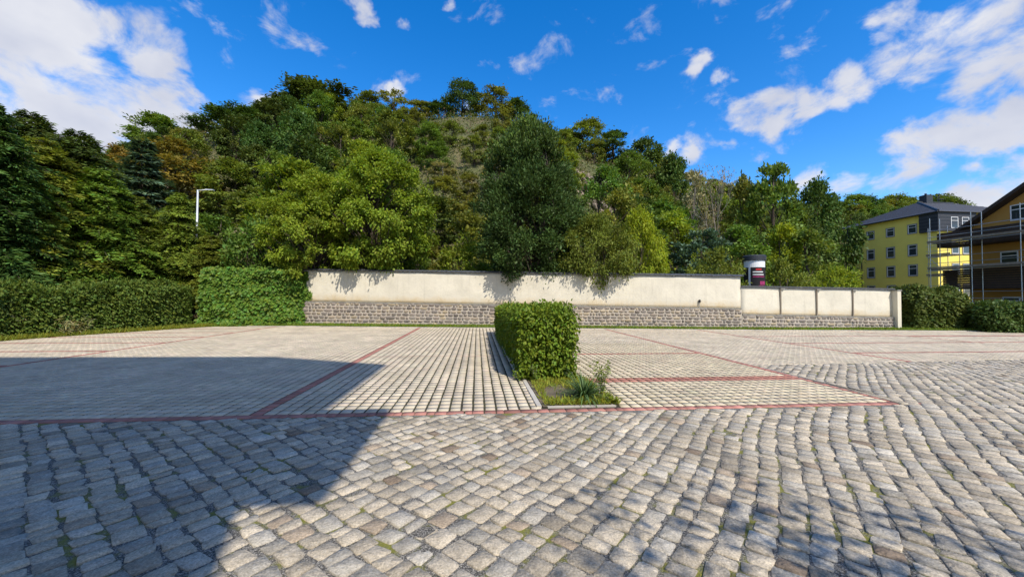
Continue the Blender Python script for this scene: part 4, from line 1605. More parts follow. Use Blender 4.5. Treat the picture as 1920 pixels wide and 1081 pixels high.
near_tree('shrub', 'leafy shrub behind the low wall right of the advertising column', broadleaf(49, 3, 2.0, 0.08, 36, 9, 16, 0.17, wr=0.5, top=0.5, trunks=2),
          'leaf_mid', 1470, 490, 26.5, 90, 0.0, 3, 2.0, 0.0, 'shrub')
near_tree('shrub', 'yellowish flowering shrub behind the low wall beside the yellow building', broadleaf(50, 3, 2.0, 0.08, 36, 9, 16, 0.17, wr=0.5, top=0.5, trunks=2),
          'leaf_lime', 1565, 505, 27.5, 100, 0.0, 3, 2.0, 0.0, 'shrub')
near_tree('shrub', 'green shrub behind the ivy covered wall left of the smaller maple', broadleaf(52, 4, 2.2, 0.08, 40, 10, 18, 0.18, wr=0.5, top=0.5, trunks=2),
          'leaf_mid', 480, 420, 24.5, 150, 0.3, 4, 2.2, 0.0, 'shrub')

# ------------------------------------------------------------------ conifers on the left
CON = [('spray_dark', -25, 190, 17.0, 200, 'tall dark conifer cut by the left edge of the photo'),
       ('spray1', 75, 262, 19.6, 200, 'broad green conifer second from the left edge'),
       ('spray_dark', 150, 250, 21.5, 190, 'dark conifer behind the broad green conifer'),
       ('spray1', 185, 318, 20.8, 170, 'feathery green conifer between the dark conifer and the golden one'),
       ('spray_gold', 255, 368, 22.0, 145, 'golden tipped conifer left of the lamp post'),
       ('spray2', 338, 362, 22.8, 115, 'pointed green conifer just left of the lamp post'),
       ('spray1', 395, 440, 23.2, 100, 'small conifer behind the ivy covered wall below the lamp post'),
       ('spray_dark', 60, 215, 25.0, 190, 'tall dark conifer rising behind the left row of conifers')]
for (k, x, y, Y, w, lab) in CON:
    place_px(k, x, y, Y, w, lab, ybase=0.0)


# ------------------------------------------------------------------ hedges and climbing plants
def hedge_shell(name, label, cat, path, width, hfun, nleaf, leaf, mat, wr=0.55, seed=0, bulge=0.10, big=False, hang=0.5, core='bark', ends=True, kind_parts=True, zmin=0.03, tl=0.16):
    """clipped or grown hedge along a plan path: leaf shell around a twiggy core"""
    rng = np.random.default_rng(seed)
    path = np.array(path, float)
    seg = np.linalg.norm(np.diff(path, axis=0), axis=1)
    cum = np.concatenate([[0], np.cumsum(seg)])
    L = cum[-1]

    def pos(s):
        return np.stack([np.interp(s, cum, path[:, 0]), np.interp(s, cum, path[:, 1])], 1)

    def tang(s):
        return unit(pos(np.minimum(s + 0.05, L)) - pos(np.maximum(s - 0.05, 0)))

    hm = float(np.mean(hfun(np.linspace(0, 1, 20))))
    areas = np.array([L * hm, L * hm, L * width * 1.0, width * hm, width * hm])
    if not ends: areas[3:] = 0
    face = rng.choice(5, nleaf, p=areas / areas.sum())
    s = rng.uniform(0, L, nleaf)
    q = rng.uniform(-.5, .5, nleaf)
    z = rng.uniform(0, 1, nleaf) ** 0.9
    s = np.where(face == 3, 0, np.where(face == 4, L, s))
    q = np.where(face == 0, .5, np.where(face == 1, -.5, q))
    z = np.where(face == 2, 1, z)
    p2 = pos(s)
    tg = tang(s)
    nv = np.stack([tg[:, 1], -tg[:, 0]], 1)
    h = hfun(s / L)
    out = np.zeros((nleaf, 3))
    out[:, :2] = nv * np.where(face == 0, 1, np.where(face == 1, -1, 0))[:, None] + tg * np.where(face == 3, -1, np.where(face == 4, 1, 0))[:, None]
    out[:, 2] = (face == 2)
    c = np.zeros((nleaf, 3))
    c[:, :2] = p2 + nv * (q * width)[:, None]
    c[:, 2] = zmin + z * (h - zmin)
    # rounded shoulders: pull in near top edges
    zz = z
    inset = -0.5 * bulge * np.clip((zz - 0.88) / 0.12, 0, 1) * (face != 2)
    b = bulge * vnoise(c, 2.6, seed + 1) + 0.5 * bulge * vnoise(c, 7.0, seed + 2) + inset
    c = c + out * (b + rng.normal(-0.03, 0.05, nleaf) - 0.10 * (rng.random(nleaf) < 0.3))[:, None]
    a = out * 0.55 + rng.normal(0, 0.5, (nleaf, 3)) + np.array([0, 0, -hang]) + np.array([0, 0, 0.9]) * (face == 2)[:, None]
    nr = out * 0.9 + np.array([0, 0, 0.65]) + rng.normal(0, 0.4, (nleaf, 3))
    LL = leaf * np.clip(rng.normal(1, 0.27, nleaf), 0.5, 1.7)
    T = tints(nleaf, rng, tl, 0.12)
    t = thing(name, label, cat)
    t.location = (path[0, 0], path[0, 1], 0)
    off = np.array([path[0, 0], path[0, 1], 0])
    if big:
        me = big_leaf_mesh('foliage', c - off, a, nr, LL, wr, T)
    else:
        me = quads_mesh('foliage', leaf_quads(c - off, a, nr, LL, wr), T)
    obj('foliage', me, MATS[mat], t)
    # twigs: stems from the ground fanning out through the body
    mb = MB()
    k = int(L * 6)
    for i in range(k):
        ss = np.array([rng.uniform(0.3, L - 0.3)])
        p = pos(ss)[0]
        tgv = tang(ss)[0]
        nvv = np.array([tgv[1], -tgv[0]])
        hh = float(hfun(ss / L)[0])
        for j in range(4):
            q0 = p + nvv * rng.normal(0, 0.08 * width)
            q1 = p + nvv * rng.uniform(-.28, .28) * width + tgv * rng.normal(0, 0.25)
            mb.tube([Vector((q0[0] - off[0], q0[1] - off[1], -0.05)), Vector(((q0[0] + q1[0]) / 2 - off[0], (q0[1] + q1[1]) / 2 - off[1], hh * 0.45)), Vector((q1[0] - off[0], q1[1] - off[1], hh * rng.uniform(0.7, 0.95)))], [0.010, 0.007, 0.004], 4, caps=False)
    mb.build('stems', MATS[core], t)
    # inner leaves that close the body
    ni = int(nleaf * 0.45)
    s = rng.uniform(0.05, L - 0.05, ni)
    q = rng.uniform(-.42, .42, ni)
    tg = tang(s)
    nv = np.stack([tg[:, 1], -tg[:, 0]], 1)
    c = np.zeros((ni, 3))
    c[:, :2] = pos(s) + nv * (q * width)[:, None]
    c[:, 2] = zmin + rng.random(ni) * (hfun(s / L) * 0.95 - zmin)
    me = quads_mesh('inner_foliage', leaf_quads(c - off, rng.normal(0, 1, (ni, 3)), rng.normal(0, 1, (ni, 3)), np.full(ni, leaf * 1.7), 0.8), tints(ni, rng, 0.1, 0.05))
    obj('inner_foliage', me, MATS[mat], t)
    return t


hedge_shell('clipped_hedge', 'clipped box shaped beech hedge in the middle of the parking lot', 'hedge', [(1.35, 7.2), (1.32, 16.6)], 1.10,
            lambda f: 1.33 - 0.14 * f, 42000, 0.07, 'leaf_hedge', 0.58, 3, 0.14, True, 0.55)
hedge_shell('overgrown_hedge', 'overgrown leafy hedge along the left edge of the parking lot', 'hedge', [(-19.3, 7.5), (-18.4, 11), (-17.6, 14.4), (-17.1, 16), (-15.2, 21.2)], 1.5,
            lambda f: 1.95 + 0.15 * np.sin(f * 9) + 0.0 * f, 52000, 0.12, 'leaf_lefthedge', 0.5, 4, 0.28, False, 0.35)
hedge_shell('tall_hedge', 'taller rounded dark hedge at the right end of the low wall', 'hedge', [(23.0, 18.7), (26.2, 18.6)], 1.6,
            lambda f: 2.08 - 0.2 * f + 0.1 * np.sin(f * 12), 14000, 0.13, 'leaf_dark', 0.6, 5, 0.25, False, 0.3)
hedge_shell('low_hedge', 'low dark hedge in front of the scaffolded house at the right edge', 'hedge', [(25.6, 17.2), (29.0, 16.4), (36, 14.8)], 1.3,
            lambda f: 1.32 + 0.10 * np.sin(f * 15), 16000, 0.13, 'leaf_dark', 0.6, 6, 0.22, False, 0.3)


def ivy_wall():
    d, nr, L = frame(IV, W0 + (W0 - IV).normalized() * 0.1)
    t = thing('ivy_wall', 'wall completely covered in green ivy left of the cream wall', 'ivy wall')
    mb = MB()
    mb.obox(IV - nr * 0.05 + Vector((0, 0, -0.05)), d * L, -nr * 0.3, (0, 0, 2.98))
    mb.build('wall_body', MATS['mortar'], t)
    # red ridge tiles showing through on top
    for i in range(3):
        mb = MB()
        p = IV + d * (1.05 + i * 0.30) - nr * 0.2 + Vector((0, 0, 2.96))
        pts = [p, p + d * 0.31]
        mb.tube(pts, [0.13, 0.14], 10)
        mb.build('ridge_tile', MATS['red_tile'], t, smooth=True)
    rng = np.random.default_rng(15)
    n = 30000
    s = rng.uniform(-0.1, L + 0.05, n)
    z = rng.uniform(0.02, 1, n) * 3.0
    top = rng.random(n) < 0.12
    z = np.where(top, 2.97 + abs(rng.normal(0, 0.06, n)), z)
    # the right edge drapes onto the plaster
    edge = rng.random(n) < 0.07
    zz = rng.uniform(0.05, 3.0, n)
    over = 0.22 + 0.35 * np.exp(-((zz - 1.75) / 0.4) ** 2) + 0.15 * np.sin(zz * 5)
    s = np.where(edge, L + rng.uniform(-0.2, 1, n) * over, s)
    z = np.where(edge, zz, z)
    P2 = np.stack([s, z], 1)
    bul = 0.24 + 0.20 * vnoise(P2, 2.6, 5) + 0.12 * vnoise(P2, 7.0, 6) + 0.30 * np.clip(1 - z / 1.6, 0, 1) ** 1.5
    dep = np.where(top, rng.uniform(-0.35, 0.15, n), np.where(edge, rng.uniform(0.1, 0.2, n), bul + rng.normal(0, 0.07, n)))
    c = np.array(IV)[None] + np.array(d)[None] * s[:, None] + np.array(nr)[None] * dep[:, None]
    c[:, 2] = z
    nv = np.array(nr)[None]
    a = nv * 0.35 + rng.normal(0, 0.42, (n, 3)) + np.array([0, 0, -0.75])
    nn = nv * 1.0 + np.array([0, 0, 0.6]) + rng.normal(0, 0.3, (n, 3))
    me = big_leaf_mesh('ivy', c, a, nn, 0.15 * np.clip(rng.normal(1, 0.28, n), 0.5, 1.6), 0.8, tints(n, rng, 0.2, 0.14))
    obj('ivy', me, MATS['leaf_ivy'], t)


ivy_wall()


# ------------------------------------------------------------------ grass, weeds
def blades(name, pts, h, w, mat, rng, lean=0.35, col=None, segs=1):
    n = len(pts)
    a = np.stack([rng.normal(0, lean, n), rng.normal(0, lean, n), np.ones(n)], 1)
    side = np.stack([rng.normal(0, 1, n), rng.normal(0, 1, n), np.zeros(n)], 1)
    L = h * np.clip(rng.normal(1, 0.35, n), 0.3, 2.0)
    P = leaf_quads(pts, a, side, L, w, 0.1)
    T = tints(n, rng, 0.2, 0.18) if col is None else col
    return quads_mesh(name, P, T)


def grass_strip():
    rng = np.random.default_rng(25)
    n = 60000
    X = np.concatenate([rng.uniform(-14.0, 24, n * 2 // 3), rng.uniform(20, 42, n // 3)])
    n = len(X)
    yy = wallY(X)
    Y = yy - rng.uniform(0.06, 0.93, n) + rng.normal(0, 0.02, n)
    pts = np.stack([X, Y, np.full(n, -0.02)], 1)
    o = obj('grass_strip', blades('grass_strip', pts, 0.12, 0.16, 'grass', rng), MATS['grass'])
    tag(o, 'narrow strip of short grass along the foot of the wall', 'grass', kind='stuff')
    # verge under it
    mb = MB()
    xs = [-14, W0.x, W1.x, W2.x, 30, 45]
    for a, b in zip(xs, xs[1:]):
        mb.add([(a, wallY(a) - 0.95, -0.004), (b, wallY(b) - 0.95, -0.004), (b, wallY(b) + 3.2, -0.004), (a, wallY(a) + 3.2, -0.004)], [(0, 1, 2, 3)])
    tag(mb.build('verge', MATS['soil']), kind='structure')
    # left verge: grass against the overgrown hedge
    n = 16000
    Y = rng.uniform(9, 22, n)
    left = np.interp(Y, [4, 9, 14.4, 15.8, 20.8, 23], [-17.6, -17.2, -16.2, -15.9, -13.7, -12])
    X = left - rng.uniform(-0.12, 0.8, n) ** 1.3 if False else left - rng.uniform(-0.1, 0.7, n)
    pts = np.stack([X, Y, np.full(n, -0.02)], 1)
    o = obj('grass_verge', blades('grass_verge', pts, 0.16, 0.10, 'grass', rng, 0.5), MATS['grass'])
    tag(o, 'long weedy grass at the foot of the overgrown left hedge', 'grass', kind='stuff')
    # moss and grass in the joints around the bed and in the planting bed
    n = 6000
    X = rng.uniform(BED[0] + 0.05, BED[1] + 0.08, n)
    Y = BED[2] + 0.06 + rng.random(n) ** 1.3 * 2.2
    nz = vnoise(np.stack([X, Y], 1), 4.0, 8)
    k = (nz > -0.15) | (X < BED[0] + 0.2) | (Y < BED[2] + 0.25)
    hole = ((X - 1.42) ** 2 / 0.12 + (Y - 6.35) ** 2 / 0.20 < 1 + 0.9 * vnoise(np.stack([X, Y], 1), 7.0, 18)) & (rng.random(n) < 0.93)
    k &= ~hole
    pts = np.stack([X, Y, np.full(n, 0.004)], 1)[k]
    o = obj('bed_grass', blades('bed_grass', pts, 0.075, 0.16, 'grass', rng, 0.6), MATS['grass'])
    tag(o, 'patchy grass growing in the planting bed before the clipped hedge', 'grass', kind='stuff')
    mb = MB()
    mb.add([(BED[0] + 0.0, BED[2], 0.004), (BED[1] + 0.02, BED[2], 0.004), (BED[1] + 0.02, BED[3], 0.004), (BED[0] + 0.0, BED[3], 0.004)], [(0, 1, 2, 3)])
    tag(mb.build('planting_bed', MATS['soil']), kind='structure')


grass_strip()


def strap_plant():
    """arching grass-like clump in the bed"""
    rng = np.random.default_rng(33)
    p = gnd(1095, 748)
    t = thing('strap_leaf_plant', 'arching clump of long narrow leaves in the planting bed', 'plant', (p.x, p.y, 0))
    V, Fq, T = [], [], []
    for i in range(190):
        ang = rng.uniform(0, 6.28)
        L = rng.uniform(0.32, 0.66)
        el = rng.uniform(0.35, 1.45)
        d = np.array([math.cos(ang), math.sin(ang), 0])
        s = np.array([-d[1], d[0], 0]) * 0.011
        q = np.array([0.03 * math.cos(ang), 0.03 * math.sin(ang), 0.0])
        b = len(V)
        e = el
        for k in range(5):
            wd = 1 - (k / 4) ** 2 * 0.95
            V += [q - s * wd, q + s * wd]
            q = q + (d * math.cos(e) + np.array([0, 0, math.sin(e)])) * L / 4
            e -= 0.38 * (1.5 - el * 0.6)
        for k in range(4):
            Fq.append((b + 2 * k, b + 2 * k + 1, b + 2 * k + 3, b + 2 * k + 2))
        T += [np.array([1, 1, 1]) * rng.uniform(0.7, 1.5)] * 10
    obj('leaves', np_mesh('leaves', np.array(V), np.array(Fq), np.array(T), smooth=True), MATS['yucca'], t)


strap_plant()


def weed(name, label, p, H, R, stems, leaf, mat, seed, wr=0.35, cat='weed'):
    rng = np.random.default_rng(seed)
    t = thing(name, label, cat, (p[0], p[1], 0))
    mb = MB()
    C, A = [], []
    for i in range(stems):
        ang = rng.uniform(0, 6.28)
        top = Vector((R * math.cos(ang) * rng.uniform(.3, 1), R * math.sin(ang) * rng.uniform(.3, 1), H * rng.uniform(0.65, 1)))
        mid = Vector((top.x * 0.35, top.y * 0.35, top.z * 0.55))
        mb.tube([Vector((0, 0, 0)), mid, top], [0.004, 0.003, 0.0015], 4, caps=False)
        for k in range(8 if mat == 'leaf_straw' else 26):
            f = rng.uniform(0.15, 1)
            q = (mid * (f / 0.55)) if f < 0.55 else mid.lerp(top, (f - 0.55) / 0.45)
            C.append(tuple(q))
            A.append(rng.normal(0, 1, 3) * np.array([1, 1, 0.5]) + np.array([0, 0, 0.2]))
    C, A = np.array(C), np.array(A)
    mb.build('stem', MATS['dead_grass'] if mat == 'leaf_straw' else MATS['bark_pale'], t)
    me = quads_mesh('leaves', leaf_quads(C, A, rng.normal(0, 0.5, A.shape) + np.array([0, 0, 1]), leaf * np.clip(rng.normal(1, .3, len(C)), .4, 1.7), wr), tints(len(C), rng, 0.18, 0.1))
    obj('leaves', me, MATS[mat], t)
    return t


p = gnd(1130, 742); weed('bushy_weed', 'airy yellow green weed right of the arching plant', p, 0.62, 0.30, 12, 0.055, 'leaf_lime', 1)
p = gnd(980, 706); weed('tall_weed', 'thin tall weed at the left foot of the clipped hedge', p, 0.62, 0.10, 4, 0.05, 'leaf_lime', 2)
p = gnd(1003, 716); weed('bushy_weed', 'small feathery weed at the front left corner of the clipped hedge', p, 0.36, 0.14, 8, 0.055, 'leaf_spray', 3)
p = gnd(975, 712); weed('low_weed', 'low spreading weed beside the bed kerb under the hedge', p, 0.16, 0.22, 10, 0.05, 'leaf_lime', 4)
p = gnd(1150, 757); weed('low_weed', 'small weed at the right corner of the planting bed', p, 0.14, 0.14, 7, 0.045, 'leaf_lime', 5)
for i, (x, y, h) in enumerate([(28, 634, 0.9), (52, 632, 0.75), (122, 630, 0.8), (140, 628, 0.65), (160, 626, 0.8), (190, 622, 0.5), (268, 617, 1.1), (350, 611, 0.85), (368, 610, 0.9), (460, 606, 0.5)]):
    p = gnd(x, y)
    side = ['left end of the hedge foot, leftmost of all', 'left end of the hedge foot, second from left', 'middle of the hedge foot, third from left', 'middle of the hedge foot, fourth from left', 'middle of the hedge foot, fifth from left', 'middle of the hedge foot, sixth from left', 'right part of the hedge foot, standing alone', 'ivy wall corner, left of two', 'ivy wall corner, right of two', 'foot of the ivy']
    t = weed('dry_grass_tuft', f'tall dry grass tuft at the {side[i]}', p, h, 0.35, 12, 0.20, 'leaf_straw', 60 + i, 0.10)
    t['group'] = 'dry grass tufts along the left hedge'

# ------------------------------------------------------------------ buildings on the right
def window(parent, o, ex, ey, out, w, h, surround=True, mullion=True, name='window'):
    """o lower left corner on the facade, ex/ey unit vectors along it, out = facade normal"""
    o, ex, ey, out = Vector(o), Vector(ex), Vector(ey), Vector(out)
    mb = MB()
    f = 0.07
    d = out * 0.03
    mb.obox(o, ex * f, ey * h, d)
    mb.obox(o + ex * (w - f), ex * f, ey * h, d)
    mb.obox(o + ex * f, ex * (w - 2 * f), ey * f, d)
    mb.obox(o + ex * f + ey * (h - f), ex * (w - 2 * f), ey * f, d)
    if mullion:
        mb.obox(o + ex * f + ey * (h * 0.66), ex * (w - 2 * f), ey * 0.06, d * 0.9)
    win = mb.build(name, MATS['white_paint'], parent)
    mb = MB()
    mb.obox(o + ex * f * 0.5 + ey * f * 0.5 - out * 0.03, ex * (w - f), ey * (h - f), out * 0.04)
    mb.build('pane', MATS['glass'], win)
    if surround:
        mb = MB()
        g = 0.10
        d = out * 0.06
        mb.obox(o - ex * g - ey * g, ex * g, ey * (h + 2 * g), d)
        mb.obox(o + ex * w - ey * g, ex * g, ey * (h + 2 * g), d)
        mb.obox(o + ey * h, ex * w, ey * g, d)
        mb.obox(o - ey * g, ex * w, ey * g, out * 0.10)
        mb.build('surround', MATS['stone_trim'], win)
    return win


def yellow_building():
    Yn = 46.6
    c = at(1757, 398, Yn)
    X0 = c.x
    eave = c.z
    Yf = Yn
    for y in np.arange(Yn, 75, 0.1):
        if px_of((X0, y, 8))[0] < 1613: break
    Yf = float(y)
    X1 = X0 + 17.0
    t = thing('apartment_building', 'yellow four storey apartment building with grey hip roof and chimney', 'building', (0, 0, 0))
    mb = MB()
    mb.box((X0, Yn, -0.5), (X1, Yf, eave))
    mb.build('wall', MATS['yellow_render'], t)
    mb = MB()
    mb.box((X0 + 0.8, Yf, -0.5), (X1 - 1, Yf + 2.2, eave - 0.003))
    mb.build('rear_wing', MATS['yellow_render'], t)
    # windows of the shaded side: three columns, four storeys
    for x, wpx in ((1634, 0), (1671.5, 0), (1712.5, 0)):
        ys = np.arange(Yn, Yf, 0.05)
        yc = float(min(ys, key=lambda v: abs(px_of((X0, v, 8))[0] - x)))
        for k in range(4):
            z = eave - 2.75 - k * 2.92 + (0.35 if k == 0 else 0)
            hh = 1.25 if k == 0 else 1.55
            window(t, (X0, yc + 0.6, z), (0, -1, 0), (0, 0, 1), (-1, 0, 0), 1.05, hh)
    # sunny side
    for col in (2.2, 3.9, 8.0, 11.0, 14.0):
        for k in range(4):
            if k == 0 and col < 5: continue
            window(t, (X0 + col, Yn, eave - 2.75 - k * 2.92), (1, 0, 0), (0, 0, 1), (0, -1, 0), 1.05, 1.5)
    # slate clad top storey corner and boxes
    def slate_box(a, b, nm='slate_bay'):
        mb = MB()
        mb.box(a, b)
        o = mb.build(nm, MATS['slate'], t)
        z = a[2] + 0.12
        k = 0
        while z < b[2] - 0.02:
            m2 = MB()
            m2.box((a[0] - 0.025, a[1] - 0.025, z), (b[0] + 0.025, b[1] + 0.025, z + 0.16))
            m2.build('slate_course', MATS['slate'] if k % 2 else MATS['roof_grey'], o)
            z += 0.24
            k += 1
        return o
    slate_box((X0 - 0.35, Yn - 0.35, eave - 2.6), (X0 + 5.6, Yn + 1.9, eave - 0.02))
    slate_box((X0 - 0.35, Yf - 0.4, eave - 2.6), (X0 + 0.9, Yf + 1.8, eave - 0.02))
    for col in (1.6, 3.3):
        window(t, (X0 + col, Yn - 0.38, eave - 2.2), (1, 0, 0), (0, 0, 1), (0, -1, 0), 1.1, 1.55, surround=False)
    # hip roof with overhang
    ov = 0.5
    a0, a1, b0, b1 = X0 - ov, X1 + ov, Yn - ov, Yf + 2.2 + ov
    rz = at(1733, 373, Yn + (Yf - Yn) * 0.42).z
    ry = (b0 + b1) / 2
    run = (b1 - b0) / 2 * 0.85
    mb = MB()
    mb.add([(a0, b0, eave), (a1, b0, eave), (a1, b1, eave), (a0, b1, eave), (a0 + run, ry, rz), (a1 - run, ry, rz),
            (a0, b0, eave + .16), (a1, b0, eave + .16), (a1, b1, eave + .16), (a0, b1, eave + .16)],
           [(0, 3, 2, 1), (0, 1, 7, 6), (1, 2, 8, 7), (2, 3, 9, 8), (3, 0, 6, 9), (6, 7, 5, 4), (7, 8, 5), (8, 9, 4, 5), (9, 6, 4)])
    roof = mb.build('roof', MATS['roof_grey'], t)
    # courses of roof tiles, raised battens following both visible slopes
    for k in range(1, 15):
        f = k / 15
        mb = MB()
        x0, y0_, z0 = a0 + run * f, b0 + (ry - b0) * f, eave + .16 + (rz - eave - .16) * f
        mb.tube([(x0, y0_, z0), (a1 - run * f, y0_, z0)], [0.045, 0.045], 4)
        mb.tube([(x0, y0_, z0), (x0, b1 - (b1 - ry) * f, z0)], [0.045, 0.045], 4)
        mb.build('tile_course', MATS['roof_grey'], roof)
    mb = MB()
    mb.tube([(a0, b0, eave + .2), (a0 + run, ry, rz + 0.04)], [0.13, 0.13], 6)
    mb.tube([(a0 + run, ry, rz + .04), (a1 - run, ry, rz + 0.04)], [0.13, 0.13], 6)
    mb.build('ridge', MATS['slate'], roof)
    mb = MB()
    mb.tube([(a0 - 0.05, b1, eave + .06), (a0 - 0.05, b0, eave + .06)], [0.09, 0.09], 8)
    mb.tube([(a0, b0 - 0.05, eave + .06), (a1, b0 - 0.05, eave + .06)], [0.09, 0.09], 8)
    mb.build('gutter', MATS['roof_grey'], roof)
    cx = a0 + run + 0.9
    mb = MB()
    mb.box((cx, ry - 0.5, rz - 0.8), (cx + 1.1, ry + 0.5, rz + 1.15))
    ch = mb.build('chimney', MATS['slate'], roof)
    mb = MB()
    mb.tube([(cx + .5, ry, rz + 1.15), (cx + .5, ry, rz + 1.45)], [0.14, 0.14], 8)
    mb.build('flue', MATS['dark_metal'], ch)
    ax_ = cx + 2.8
    mb = MB()
    mb.tube([(ax_, ry, rz - 0.2), (ax_, ry, rz + 1.5)], [0.05, 0.05], 6)
    mb.tube([(ax_ - .45, ry, rz + .55), (ax_ + .9, ry, rz + .7)], [0.045, 0.045], 5)
    for q in (-.4, 0.1, 0.4, 0.8):
        mb.tube([(ax_ + q, ry - .3, rz + .52), (ax_ + q, ry + .3, rz + .55)], [0.018, 0.018], 4)
    mb.tube([(ax_ - .3, ry, rz + .85), (ax_ + .3, ry, rz + 1.15)], [0.04, 0.04], 4)
    mb.build('antenna', MATS['dark_metal'], roof)
    mb = MB()
    mb.tube([(X0 - 0.08, Yf - 0.35, 0), (X0 - 0.08, Yf - 0.35, eave - 2.6)], [0.07, 0.07], 8)
    mb.build('downpipe', MATS['dark_metal'], t)
    return X0


YB_X = yellow_building()


def ochre_house():
    XH = 39.0
    def yat(px, z=3.0):
        ys = np.arange(8, 45, 0.05)
        return float(min(ys, key=lambda v: abs(px_of((XH, v, z))[0] - px)))
    yf = yat(1818)
    yn = yf - 14.0
    # roof edge rising towards us
    p0, p1 = atX(1812, 424, XH - 0.6), atX(1920, 350, XH - 0.6)
    t = thing('house', 'ochre gabled house with dark wooden balconies behind the scaffold', 'house')
    slope = (p1.z - p0.z) / (p0.y - p1.y)
    ym = (yf + yn) / 2
    zr = p0.z + slope * (p0.y - ym)
    ze = p0.z + slope * (p0.y - yf)
    mb = MB()
    X1 = XH + 12
    v = [(XH, yn, -.5), (XH, yf, -.5), (XH, yf, ze), (XH, ym, zr - 0.1), (XH, yn, ze)]
    vs = v + [(X1, y, z) for (_, y, z) in v]
    mb.add(vs, [(0, 1, 2, 3, 4)[::-1], (5, 6, 7, 8, 9), (0, 5, 6, 1)[::-1], (1, 6, 7, 2)[::-1], (2, 7, 8, 3)[::-1], (3, 8, 9, 4)[::-1], (4, 9, 5, 0)[::-1]])
    mb.build('wall', MATS['ochre_render'], t)
    mb = MB()
    for sgn, ye in ((1, yf), (-1, yn)):
        e = Vector((XH - 0.7, ye + sgn * 0.9, ze - 0.9 * slope))
        r = Vector((XH - 0.7, ym, zr))
        mb.obox(e, r - e, (13.4, 0, 0), (0, 0, 0.28))
    mb.build('roof', MATS['dark_wood'], t)
    # wooden balconies
    def balcony(ptop, pbot, pxl, nm='balcony'):
        zt = atX(1880, ptop, XH - 1.3).z
        zb = atX(1880, pbot, XH - 1.3).z
        ya = yat(pxl, zb) + 0.6
        mb = MB()
        mb.box((XH - 1.3, yn + 0.5, zb), (XH + 0.01, ya, zb + 0.16))
        b = mb.build(nm, MATS['dark_wood'], t)
        k = int((zt - zb - 0.16) / 0.17)
        for i in range(k):
            m2 = MB()
            z0 = zb + 0.17 + i * 0.17
            m2.box((XH - 1.3, yn + 0.5, z0), (XH - 1.25, ya, z0 + 0.155))
            m2.box((XH - 1.25, ya - 0.05, z0), (XH + 0.0, ya, z0 + 0.155))
            m2.build('board', MATS['dark_wood'], b)
    balcony(418, 452, 1800)
    balcony(500, 540, 1812)
    # windows on the shaded gable
    for (x, y0, y1, w) in ((1893, 471, 497, 0.95), (1897, 556, 580, 0.95), (1913, 382, 412, 1.0)):
        a = atX(x, y1, XH)
        b = atX(x, y0, XH)
        window(t, (XH, a.y + w / 2, a.z), (0, -1, 0), (0, 0, 1), (-1, 0, 0), w, max(0.9, b.z - a.z), surround=False)
    return XH, yn, yf


XH, HYN, HYF = ochre_house()


def scaffold(label, X, width, ya, yb, nb, lifts, ztop, seed, planks=True, brace=True):
    t = thing('scaffold', label, 'scaffold')
    ys = np.linspace(ya, yb, nb)
    def tube(nm, p, q, r=0.027, mat='steel'):
        mb = MB()
        mb.tube([p, q], [r, r], 7)
        mb.build(nm, MATS[mat], t)
    for y in ys:
        for x in (X, X - width):
            tube('standard', (x, y, 0), (x, y, ztop))
            mb = MB()
            mb.box((x - .08, y - .08, 0), (x + .08, y + .08, 0.02))
            mb.build('base_plate', MATS['steel'], t)
    for z in lifts:
        for y in ys:
            tube('transom', (X - width, y, z), (X, y, z))
        if planks:
            for k in range(3):
                mb = MB()
                w3 = (width - 0.06) / 3
                mb.box((X - width + 0.03 + k * w3, ya - 0.2, z + 0.03), (X - width + 0.03 + (k + 1) * w3 - 0.02, yb + 0.2, z + 0.075))
                mb.build('plank', MATS['plank'], t)
            mb = MB()
            mb.box((X - width - 0.03, ya - .2, z + 0.08), (X - width, yb + .2, z + 0.22))
            mb.build('toe_board', MATS['plank'], t)
        for dz in (0.5, 1.0):
            tube('guard_rail', (X - width, ya - .2, z + dz), (X - width, yb + .2, z + dz), 0.022)
        tube('ledger', (X - width, ya - .2, z - 0.04), (X - width, yb + .2, z - 0.04), 0.022)
    if brace:
        zz = [0] + list(lifts)
        for i in range(len(zz) - 1):
            a, b = (ys[0], ys[1]) if i % 2 == 0 else (ys[1], ys[0])
            tube('brace', (X - width - 0.03, a, zz[i]), (X - width - 0.03, b, zz[i + 1]), 0.02)
    return t


zl = [atX(1880, y, XH - 2.4).z for y in (572, 498, 441)]
scaffold('steel tube scaffold with plank decks in front of the ochre house', XH - 1.5, 0.9, HYF - 9.5, HYF + 0.8, 5, [max(1.2, zl[0]), zl[1], zl[2]], atX(1856, 390, XH - 2.4).z, 1)
p = at(1762, 560, 33.5)
scaffold('slim scaffold stair tower standing before the corner of the yellow building', p.x + 1.6, 1.3, 33.0, 34.6, 2, [2.0, 4.0, 6.0], 8.9, 2)


